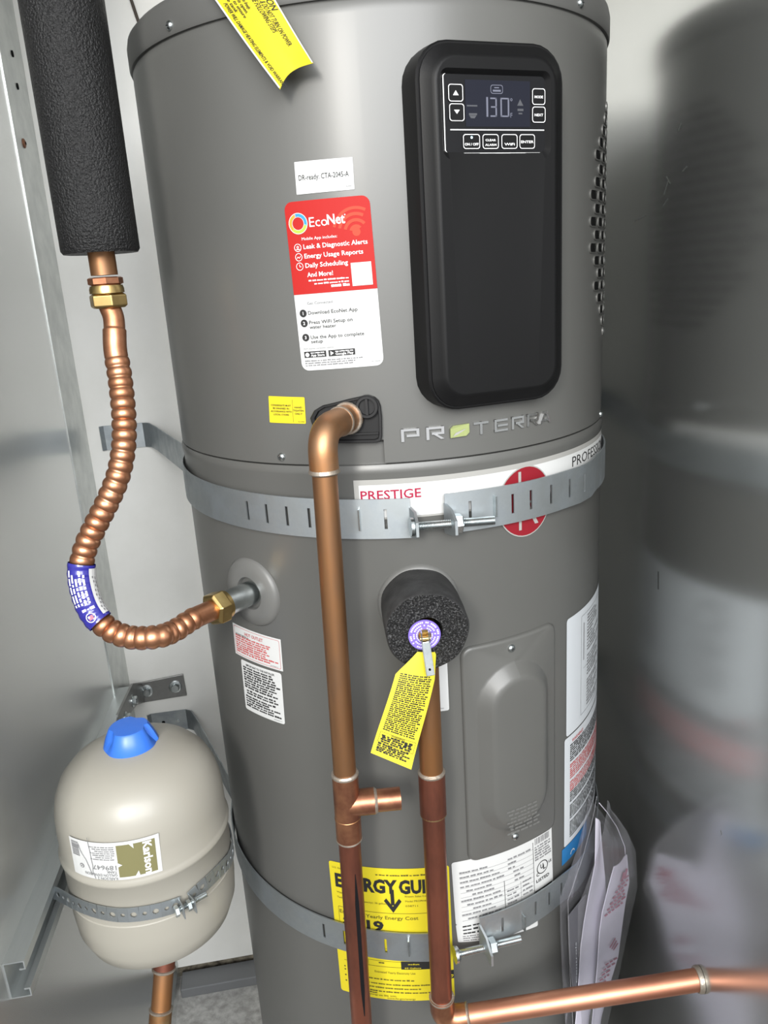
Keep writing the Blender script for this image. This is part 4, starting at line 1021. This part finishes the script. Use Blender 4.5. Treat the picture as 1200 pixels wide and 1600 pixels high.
# blue wrapped label between two image rows
ia = min(range(Ls), key=lambda i: (path[i] - at_depth(128, 880, (path[i] - CAM).dot(FW))).length); ib = min(range(Ls), key=lambda i: (path[i] - at_depth(160, 972, (path[i] - CAM).dot(FW))).length)
seg = path[ia:ib]; lab = one(sweep(seg, [.0128 + .0003 * sin(i * .9) for i in range(len(seg))], 28, False), 'blue_film', 'wrap_label', HS, 60)
# printing on the wrap: frames along the path
T_ = [(seg[min(i + 1, len(seg) - 1)] - seg[max(i - 1, 0)]).normalized() for i in range(len(seg))]
def wpt(k, ang, r):
    k = min(max(k, 0), len(seg) - 1.001); i = int(k); c = seg[i].lerp(seg[i + 1], k - i); t = T_[i]
    to = (CAM - c); to = (to - t * to.dot(t)).normalized(); sd = to.cross(t).normalized()
    return c + (to * cos(rad(ang)) + sd * sin(rad(ang))) * r
b = MB(); NS = len(seg)
sideflip = 1 if (wpt(NS / 2, 60, .013) - seg[NS // 2]).dot(RT) > 0 else -1
def wstrip(k0, k1, a0, a1, m, r=.0133, n=1):
    nk = max(1, int((k1 - k0) / 2.0)); na = max(1, int(abs(a1 - a0) / 12)); v = []; f = []
    for i in range(nk + 1):
        for j in range(na + 1): v.append(wpt(k0 + (k1 - k0) * i / nk, sideflip * (a0 + (a1 - a0) * j / na), r))
    for i in range(nk):
        for j in range(na): q = i * (na + 1) + j; f.append((q, q + 1, q + na + 2, q + na + 1))
    b.add((v, f), m)
wstrip(NS * .05, NS * .93, 30, 88, 'paper', .0134)
rg = random.Random(5)
for col in range(5):
    k = NS * (.10 + .06 * (col % 3)); a0 = -58 + col * 15
    while k < NS * .62:
        L = rg.uniform(2.0, 7.0); wstrip(k, min(k + L, NS * .64), a0, a0 + 8, 'white_ink', .0136); k += L + 1.2
for k0 in (NS * .70,): wstrip(k0, k0 + NS * .05, -2, 16, 'purple_ink', .0136); wstrip(k0, k0 + NS * .04, -36, -18, 'purple_ink', .0136)
k = NS * .20
while k < NS * .85: wstrip(k, k + 2.2, 46 + 5 * sin(k), 52 + 5 * sin(k), 'ink_grey', .0137); wstrip(k + 1, k + 4, 60 + 4 * sin(k), 65 + 4 * sin(k), 'ink_grey', .0137); k += 4.5
kc = NS * .86; v = []; f = []
for i in range(25):
    t = 2 * pi * i / 24
    for q in (.0040, .0048): v.append(wpt(kc + q / .0011 * sin(t), sideflip * (-18 + math.degrees(q / .0136) * cos(t)), .0137))
for i in range(24): f.append((2 * i, 2 * i + 1, 2 * i + 3, 2 * i + 2))
b.add((v, f), 'white_ink'); wstrip(kc - 1.9, kc + 1.9, -28, -8, 'ink_rose', .0137); wstrip(kc - 1.9, kc, -28, -20, 'paper_lilac', .0138)
b.build('wrap_print', lab)

# ================================================================== expansion tank group
TX, TY, TR_ = -0.3320, -0.2060, 0.0880
def tz(z): return 1.345 - (1.345 - z) * 1.05
ET = thing('expansion_tank', (TX, TY, tz(.680)), 'beige steel expansion tank with a blue cap and a torn Karlson label', 'tank')
prof = [(.012, .680), (.045, .6812), (.068, .687), (.083, .699), (.0905, .717), (.0925, .738), (.0925, .762), (.0925, .8045), (.0947, .8065), (.0951, .8095), (.0935, .8125), (.0925, .8150), (.0925, .838), (.0915, .853), (.088, .868), (.081, .882), (.069, .894), (.053, .903), (.034, .909), (.012, .9115), (.0005, .912)]
prof = [(r * TR_ / .0925, tz(z)) for r, z in prof]
one(lathe(prof, (TX, TY, 0), (0, 0, 1), 72), 'tank_paint', 'shell', ET, 50)
one(lathe([(TR_ - .0005, tz(.7585)), (TR_ + .0009, tz(.7597)), (TR_ - .0005, tz(.761))], (TX, TY, 0), (0, 0, 1), 72, False), 'tank_paint', 'lower_bead', ET, 60)
# blue cap: tapered, with finger flats
v = []; f = []; n = 36; zc0 = tz(.909) - .002
rings = ((.0282, 0), (.0286, .003), (.0250, .013), (.0210, .0215), (.0196, .0230), (.010, .0234), (.0003, .0234))
for q, (r, h) in enumerate(rings):
    for i in range(n):
        t = 2 * pi * i / n; k = max(0, cos(2.5 * (t + 1.35))) ** 3 * (.26 if q in (2, 3) else (.05 if q < 2 else .18)); v.append((TX + r * (1 - k) * cos(t), TY + r * (1 - k) * sin(t), zc0 + h))
for k in range(len(rings) - 1):
    for i in range(n): j = (i + 1) % n; f.append((k * n + i, k * n + j, (k + 1) * n + j, (k + 1) * n + i))
one((v, f), 'blue_cap', 'valve_cap', ET, 40)
def tcyl(pts, r=TR_): return Cyl([on_cyl(x_, y_, r, TX, TY) for x_, y_ in pts], r, TX, TY)
S = tcyl(((107, 1301), (248, 1305), (257, 1377), (120, 1370)))
tl, tr, br, bl = S.c; zt_ = on_cyl(170, 1317, TR_, TX, TY)[1]; zb_ = tz(.8150) + .0006; S.c = [(tl[0], zt_), (tr[0], zt_), (br[0], zb_), (bl[0], zb_)]; S.W = TR_ * (S.c[1][0] - S.c[0][0]); S.H = zt_ - zb_
o = sheet(S, 'tank_label', ET, 'paper', 0, .0004)
p = Print(S)
p.rect(.565, .08, .955, .93, 'ink_olive', .0007)
for q in ([(.69, .05), (.74, .05), (.742, .20)], [(.72, .96), (.78, .96), (.765, .80)], [(.555, .52), (.555, .66), (.61, .60)]): p.poly(q, 'paper', .0010)
p.text(.835, .09, S.W * .082, 'Karlson', 'white_ink', w=S.H * .84, rot=-90, bold=.03, d=.0010)
x = .04; rg = random.Random(2); yv = .07
while yv < .46: w2 = rg.choice((.012, .02, .03)); p.rect(.03, yv, .13, yv + w2, 'ink_grey', .0007); yv += w2 + rg.choice((.008, .014))
p.text(.545, .60, S.H * .12, '189647', 'ink_grey', w=S.W * .26, rot=180); p.text(.545, .74, S.H * .07, 'TANK', 'ink_grey', w=S.W * .11, rot=180)
p.text(.545, .83, S.H * .07, 'GALLON EXPANSION', 'ink_grey', w=S.W * .37, rot=180); p.text(.545, .92, S.H * .07, 'KARLSON 2', 'ink_grey', w=S.W * .22, rot=180)
for i in range(7): p.greek(.27 + .03 * (i % 3), .13 + .055 * i, .545, .0012, 'ink_grey', .0008, seed=900 + i)
p.disc(.14, .70, .0027, 'ink_grey', .0008); p.ring(.14, .70, .0010, .0017, 'paper', .0010)
def crack(pts, wd):
    for (a0, b0), (a1, b1) in zip(pts, pts[1:]): p.poly([(a0 - wd, b0), (a0 + wd, b0), (a1 + wd, b1), (a1 - wd, b1)], 'ink_grey', .0011)
crack([(.135, .10), (.15, .25), (.165, .34), (.21, .50), (.225, .60), (.25, .78), (.26, .90)], .0035)
crack([(.265, -.12), (.27, .10), (.275, .22), (.28, .5), (.285, .64), (.275, .80), (.30, .98)], .0030)
p.build('print', o)

# perforated strap around the tank
def perf(name, parent, cpts, wd, pitch=.0108):
    """ribbon along points (P, up) with a round hole in every cell"""
    path = resample(catmull([c for c in cpts], 12), pitch); v = []; f = []
    for i in range(len(path) - 1):
        a, b_ = path[i], path[i + 1]; e = (b_ - a); m_ = (a + b_) / 2; out = Vector((m_.x - TX, m_.y - TY, 0)).normalized(); e = e.normalized() * pitch; upv = out.cross(e).normalized()
        if upv.z < 0: upv = -upv
        k = len(v); rh = .0034 if i % 2 else .0024
        for q in range(8):
            t = 2 * pi * q / 8; sx, sy = cos(t), sin(t); mx_ = max(abs(sx), abs(sy)); v.append(m_ + e * (sx / mx_ * .5) + upv * (sy / mx_ * wd / 2)); v.append(m_ + e.normalized() * (sx * rh) + upv * (sy * rh))
        for q in range(8): j = (q + 1) % 8; f.append((k + 2 * q, k + 2 * j, k + 2 * j + 1, k + 2 * q + 1))
    return solid(one((v, f), 'galv_strap', name, parent, 30), .0010, 0)
PS = thing('perforated_strap', (TX, TY, tz(.76)), 'perforated metal hanger strap bolted around the beige expansion tank', 'strap')
lp = [at_plane(76, 1392, 0, -.437), at_plane(92, 1398, 0, -.424)]
for qx, qy in ((120, 1413), (150, 1424), (185, 1430), (220, 1428), (255, 1421), (279, 1413)):
    lp.append(cp(*on_cyl(qx, qy, TR_ + .0022, TX, TY), TR_ + .0022, TX, TY))
perf('left_band', PS, lp, .0170)
rp_ = []
for qx, qy in ((297, 1404), (308, 1393), (325, 1378), (345, 1358), (360, 1340)):
    rp_.append(cp(*on_cyl(qx, qy, TR_ + .0022, TX, TY), TR_ + .0022, TX, TY))
l0 = on_cyl(368, 1325, TR_ + .002, TX, TY); zq = rp_[-1].z
for dth in (95, 120, 150, 180): rp_.append(cp(rad(dth), zq, TR_ + .002, TX, TY))
perf('right_band', PS, rp_, .0170)
for q, c in ((0, lp[-1]), (1, rp_[0])):
    out = Vector((c.x - TX, c.y - TY, 0)).normalized(); tang = Vector((-out.y, out.x, 0))
    bev(one(box(c + out * .007 + tang * (.001 if q == 0 else -.001) - Vector((0, 0, .001)), (.0012, .015, .0150), tang, out, Vector((0, 0, 1))), 'galv_strap', 'end_tab', PS), .0003)
c = lp[-1]; out = Vector((c.x - TX, c.y - TY, 0)).normalized(); tang = Vector((-out.y, out.x, 0)).normalized()
if tang.dot(RT) < 0: tang = -tang
b0 = c + out * .008 - tang * .006
bl_ = one(threaded(b0, tang + Vector((0, 0, .1)), .0030, .034, .0012), 'zinc', 'bolt', PS, 35)
one(hexnut(b0 - tang * .001, tang, .0058, .0045), 'zinc', 'bolt_head', bl_); one(hexnut(b0 + tang * .012, tang, .0058, .0045), 'zinc', 'nut', PS)

# strut channel
X0s, X1s = LEFT_X + .0006, LEFT_X + .0186
def strut_z(y): return .759 + (.716 - .759) * (y + .345) / (.60)
sec = [(X1s - .005, -.0085), (X1s, -.0085), (X1s, 0), (X0s, 0), (X0s, -.040), (X1s, -.040), (X1s, -.0315), (X1s - .005, -.0315)]
ys = (-.345, .0, .262); v = []; f = []
for yy in ys:
    for a, b_ in sec: v.append((a, yy, strut_z(yy) + b_))
for i in range(len(ys) - 1):
    for k in range(7): f.append((i * 8 + k, i * 8 + k + 1, (i + 1) * 8 + k + 1, (i + 1) * 8 + k))
STR = tag(solid(one((v, f), 'galv_strut', 'strut_channel', None, 25), .0018, 0), 'galvanized slim strut channel fixed along the left wall behind the beige tank', 'channel')
sl = []
for qx, qy in ((15, 1487), (41, 1476), (41, 1479), (15, 1490)): P = at_plane(qx, qy, 2, strut_z(-.31) + .0012); sl.append(P)
one((sl, [(0, 1, 2, 3)]), 'ink', 'marker_line', STR)
one(hexnut((X0s + .009, .13, strut_z(.13) - .02), (-1, 0, 0), .006, .008), 'zinc', 'anchor_nut', STR)

# angle bracket on the back wall
yb = BACK_Y - .0038
q = [at_plane(qx, qy, 1, yb) for qx, qy in ((212, 1068), (286, 1053), (292, 1086), (218, 1098))]
AB = thing('angle_bracket', tuple((q[2] + q[3]) / 2), 'bolted steel angle bracket joining the strut channel to the back wall', 'bracket')
pl = Flat(q); v = [pl.pt(u, w2, d) for d in (-.0019, .0019) for u, w2 in ((0, 0), (1, 0), (1, 1), (0, 1))]
bev(one((v, [(0, 1, 2, 3), (4, 7, 6, 5), (0, 4, 5, 1), (1, 5, 6, 2), (2, 6, 7, 3), (3, 7, 4, 0)]), 'steel_dull', 'wall_plate', AB), .0006)
for qx, qy in ((229, 1080), (274, 1073)):
    c = at_plane(qx, qy, 1, yb - .002); w_ = one(lathe([(.0115, 0), (.0115, .0012), (.010, .0018)], c, (0, -1, 0), 26), 'zinc', 'washer', AB, 40)
    one(hexnut(c + Vector((0, -.0016, 0)), (0, -1, 0), .0078, .006, start=.4), 'zinc', 'bolt_head', w_)
xa = X1s + .0026
q2 = [at_plane(qx, qy, 0, xa) for qx, qy in ((206, 1068), (183, 1117), (186, 1135), (212, 1102))]
yk = q[0].y; zt2 = q[0].z; zb2 = q[3].z
sp = [Vector((xa, yb, zt2)), Vector((xa, yb, zb2)), q2[3], q2[2], q2[1], q2[0]]
solid(one((sp, [(0, 1, 2, 3, 4, 5)]), 'steel_dull', 'strut_plate', AB), .0038, 0)
one(box(((xa + q[0].x) / 2, yb, (zt2 + zb2) / 2), (abs(q[0].x - xa) + .003, .0038, zt2 - zb2)), 'steel_dull', 'bend_plate', AB)
for qx, qy in ((207, 1095), (196, 1122)):
    c = at_plane(qx, qy, 0, xa + .0018); w_ = one(lathe([(.0105, 0), (.0105, .0014)], c, (1, 0, 0), 24), 'zinc', 'washer', AB, 40); one(hexnut(c + Vector((.0012, 0, 0)), (1, 0, 0), .0075, .007, start=.2), 'zinc', 'bolt_head', w_)

# copper under the tank
ta_ = Vector((TX + .004, TY + .004, tz(.680) - .001)); tb_ = at_depth(247, 1640, .90)
TP = thing('tank_pipe', tuple(tb_), 'dark soldered copper pipe leading down from under the beige tank', 'pipe')
def tp(k): return ta_.lerp(tb_, k)
dd = tb_ - ta_
one(sweep([tp(0), tp(.36)], .0122, 26), 'copper_red', 'coupling', TP, 40); one(sweep([tp(.33), tp(.70)], .0112, 26), 'copper_aged', 'pipe', TP, 40); one(sweep([tp(.68), tp(1.0)], .0126, 26), 'patina', 'lower_coupling', TP, 40)
for k in (.36, .68): one(lathe([(.0118, -.001), (.0136, .0), (.0134, .0016), (.0120, .003)], tp(k), dd, 24), 'solder', 'solder_ring', TP, 40)

# ================================================================== caution tag over the top rim
rt = R + .012
c4 = [on_cyl(x_, y_, rt) for x_, y_ in ((303, -40), (404, -40), (495, 98), (440, 143))]
class Tag(Cyl):
    def pt(s, u, v_, d):
        return Cyl.pt(s, u, v_, d + .012 * v_ * v_ + .006 * abs(u - .55) * v_ ** 3 - .006 * (1 - v_))
TGc = Tag([on_cyl(303, -40, rt), on_cyl(404, -40, rt), on_cyl(491, 100, R + .024), on_cyl(440, 141, R + .024)], rt)
v = []; f = []; nu, nv = 12, 20
for j in range(nv + 1):
    for i in range(nu + 1): v.append(TGc.pt(i / nu, j / nv * (1 - .06 * sin(pi * i / nu)), 0))
for j in range(nv):
    for i in range(nu): k = j * (nu + 1) + i; f.append((k, k + 1, k + nu + 2, k + nu + 1))
CT = solid(one((v, f), 'tag_gloss', 'caution_tag', None, 60), .0004, 0)
tag(CT, 'glossy yellow caution tag hanging slantwise over the top rim of the heater', 'tag')
p = Print(TGc)
p.rect(0, 0, .035, .99, 'paper', .0005); p.rect(.975, 0, 1, .99, 'paper', .0005)
def vt(u, v_, h, s_, w2, m_='ink', bold=0.012): p.text(u, v_, h, s_, m_, w=w2, rot=-90, bold=bold, d=.0006)
vt(.84, .02, .0052, 'CAUTION', .030, bold=.01); vt(.73, .0, .0044, 'CONNECTIONS & DO NOT TURN ON POWER', .0640, bold=.006); vt(.62, .0, .0044, 'PERFORMED THE FOLLOWING STEPS', .0500, bold=.006)
vt(.10, .25, .0034, 'POWER WILL DAMAGE HEATING ELEMENTS & VOID WARRANTY', .0660)
for i, (t, w2) in enumerate((('water flows freely.', .018), ('faucet is open.', .021), ('heater to ensure', .024), ('fill the tank', .019))): vt(.46 - .085 * i, .12, .0030, t, w2)
p.build('print', CT)

# ================================================================== document pouch at the right of the heater
pn = Vector((sin(rad(42)), -cos(rad(42)), 0)); PO_ = pn * (R + .025)
def bp(px_, py_, d=0.0): return at_free(px_, py_, PO_, pn) + pn * d
def sheet_px(name, pts, m, parent=None, d=0.0, th=.0006, wav=.0):
    v = [bp(x_, y_, d + wav * sin(x_ * .13 + y_ * .05)) for x_, y_ in pts]
    return solid(one((v, [tuple(range(len(v)))]), m, name, parent), th, 0)
def grid_px(name, left, right, m, parent=None, d=0.0, th=.0006, wav=.003, nu=8):
    """sheet between two image outlines with the same number of points"""
    v = []; f = []; n = len(left)
    for j in range(n):
        for i in range(nu + 1):
            u = i / nu; x_ = left[j][0] + (right[j][0] - left[j][0]) * u; y_ = left[j][1] + (right[j][1] - left[j][1]) * u
            v.append(bp(x_, y_, d + wav * sin(u * 5.0 + j * .7)))
    for j in range(n - 1):
        for i in range(nu): k = j * (nu + 1) + i; f.append((k, k + 1, k + nu + 2, k + nu + 1))
    o_ = one((v, f), m, name, parent, 60)
    return solid(o_, th, 0) if th else o_
b1 = grid_px('instruction_booklet', [(920, 1400), (893, 1434), (895, 1480), (898, 1530), (903, 1575), (908, 1640)], [(922, 1402), (921, 1440), (920, 1480), (916, 1520), (908, 1560), (909, 1640)], 'booklet_grey', None, -.004, .0016, .0)
tag(b1, 'dark grey booklet in the clear pouch, nearest the heater', 'booklet')
pr_ = Flat([bp(896, 1440), bp(920, 1432), bp(918, 1545), bp(899, 1545)]); p = Print(pr_); p.text(.25, .92, .0046, 'Controls', 'ink_grey', w=pr_.H * .6, rot=90, d=-.0016); p.b.names = ['paper_cool' if n_ == 'ink_grey' else n_ for n_ in p.b.names]; p.build('print', b1)
b2 = grid_px('folded_sheet', [(931, 1278), (929, 1330), (928, 1350), (918, 1400), (912, 1440), (908, 1480), (906, 1530), (903, 1580), (896, 1640)], [(939, 1284), (942, 1330), (945, 1372), (945, 1400), (942, 1450), (936, 1500), (930, 1540), (921, 1590), (915, 1640)], 'paper_lilac', None, .000, .0010, .0015)
tag(b2, 'white folded instruction sheet standing upright in the clear pouch', 'paper')
b3 = grid_px('printed_sheet', [(950, 1350), (941, 1378), (930, 1420), (926, 1450), (924, 1500), (921, 1550), (917, 1600), (914, 1640)], [(972, 1332), (975, 1375), (968, 1405), (962, 1440), (955, 1490), (943, 1530), (930, 1585), (924, 1640)], 'paper_lilac', None, .008, .0010, .0015)
tag(b3, 'white sheet with pink-red printing in the outer side of the pouch', 'paper')
b = MB()
rg = random.Random(8)
def rose(x0, y0, x1, y1, t=2.6):
    """printed word stroke drawn on the sheet between two image points"""
    nx_, ny_ = -(y1 - y0), (x1 - x0); L = math.hypot(nx_, ny_); nx_ *= t / L / 2; ny_ *= t / L / 2
    b.add(([bp(x_, y_, .0105) for x_, y_ in ((x0 - nx_, y0 - ny_), (x1 - nx_, y1 - ny_), (x1 + nx_, y1 + ny_), (x0 + nx_, y0 + ny_))], [(0, 1, 2, 3)]), 'ink_rose')
for i in range(7):
    y_ = 1372 + i * 9; xs = 958 - i * 4.2
    q = xs
    while q < 969 - i * 1.2:
        w2 = rg.uniform(3, 7); rose(q, y_ - (q - xs) * .75, q + w2, y_ - (q + w2 - xs) * .75); q += w2 + 1.6
for i in range(3): rose(941 + i * 3, 1475 + i * 2, 950 + i * 2, 1460 + i * 4, 1.6)
for i in range(5):
    y_ = 1502 + i * 8; xs = 934 - i * 3; q = xs
    while q < 950 - i * 4:
        w2 = rg.uniform(3, 7); rose(q, y_ - (q - xs) * .6, q + w2, y_ - (q + w2 - xs) * .6, 2.2); q += w2 + 1.6
rose(960, 1372, 963, 1358, 3); rose(964, 1368, 968, 1352, 3)
b.build('print', b3)
lft = [(930, 1243), (927, 1262), (921, 1290), (909, 1335), (893, 1383), (885, 1405), (886, 1460), (889, 1530), (893, 1600), (896, 1650)]
rgt = [(934, 1254), (946, 1268), (962, 1292), (974, 1322), (977, 1378), (970, 1410), (962, 1455), (950, 1520), (935, 1590), (926, 1650)]
bag = grid_px('document_pouch', lft, rgt, 'clear_film', None, .0155, 0, .002, 10)
tag(bag, 'clear plastic document pouch hanging on the right side of the heater', 'pouch')
grid_px('back_film', lft, rgt, 'clear_film', bag, -.008, 0, .001, 10)
b = MB()
for L_, R_2 in zip(lft[:-1], lft[1:]): b.add(sweep([bp(*L_, .002), bp(*R_2, .002)], .0005, 6), 'clear_film')
for L_, R_2 in zip(rgt[:-1], rgt[1:]): b.add(sweep([bp(*L_, .002), bp(*R_2, .002)], .0006, 6), 'paper_lilac')
b.build('seam', bag)

# ================================================================== thin cable above the heater
w0 = at_plane(203, -6, 1, BACK_Y - .004); w1 = at_plane(219, 42, 1, BACK_Y - .003); w2_ = w1 + Vector((.01, .0, -.16))
tag(one(sweep([w0 + Vector((-.02, 0, .1)), w0, w1, w2_], .0022, 10), 'wire_brown', 'cable', None, 50), 'thin dark brown cable on the back wall above the heater', 'cable')
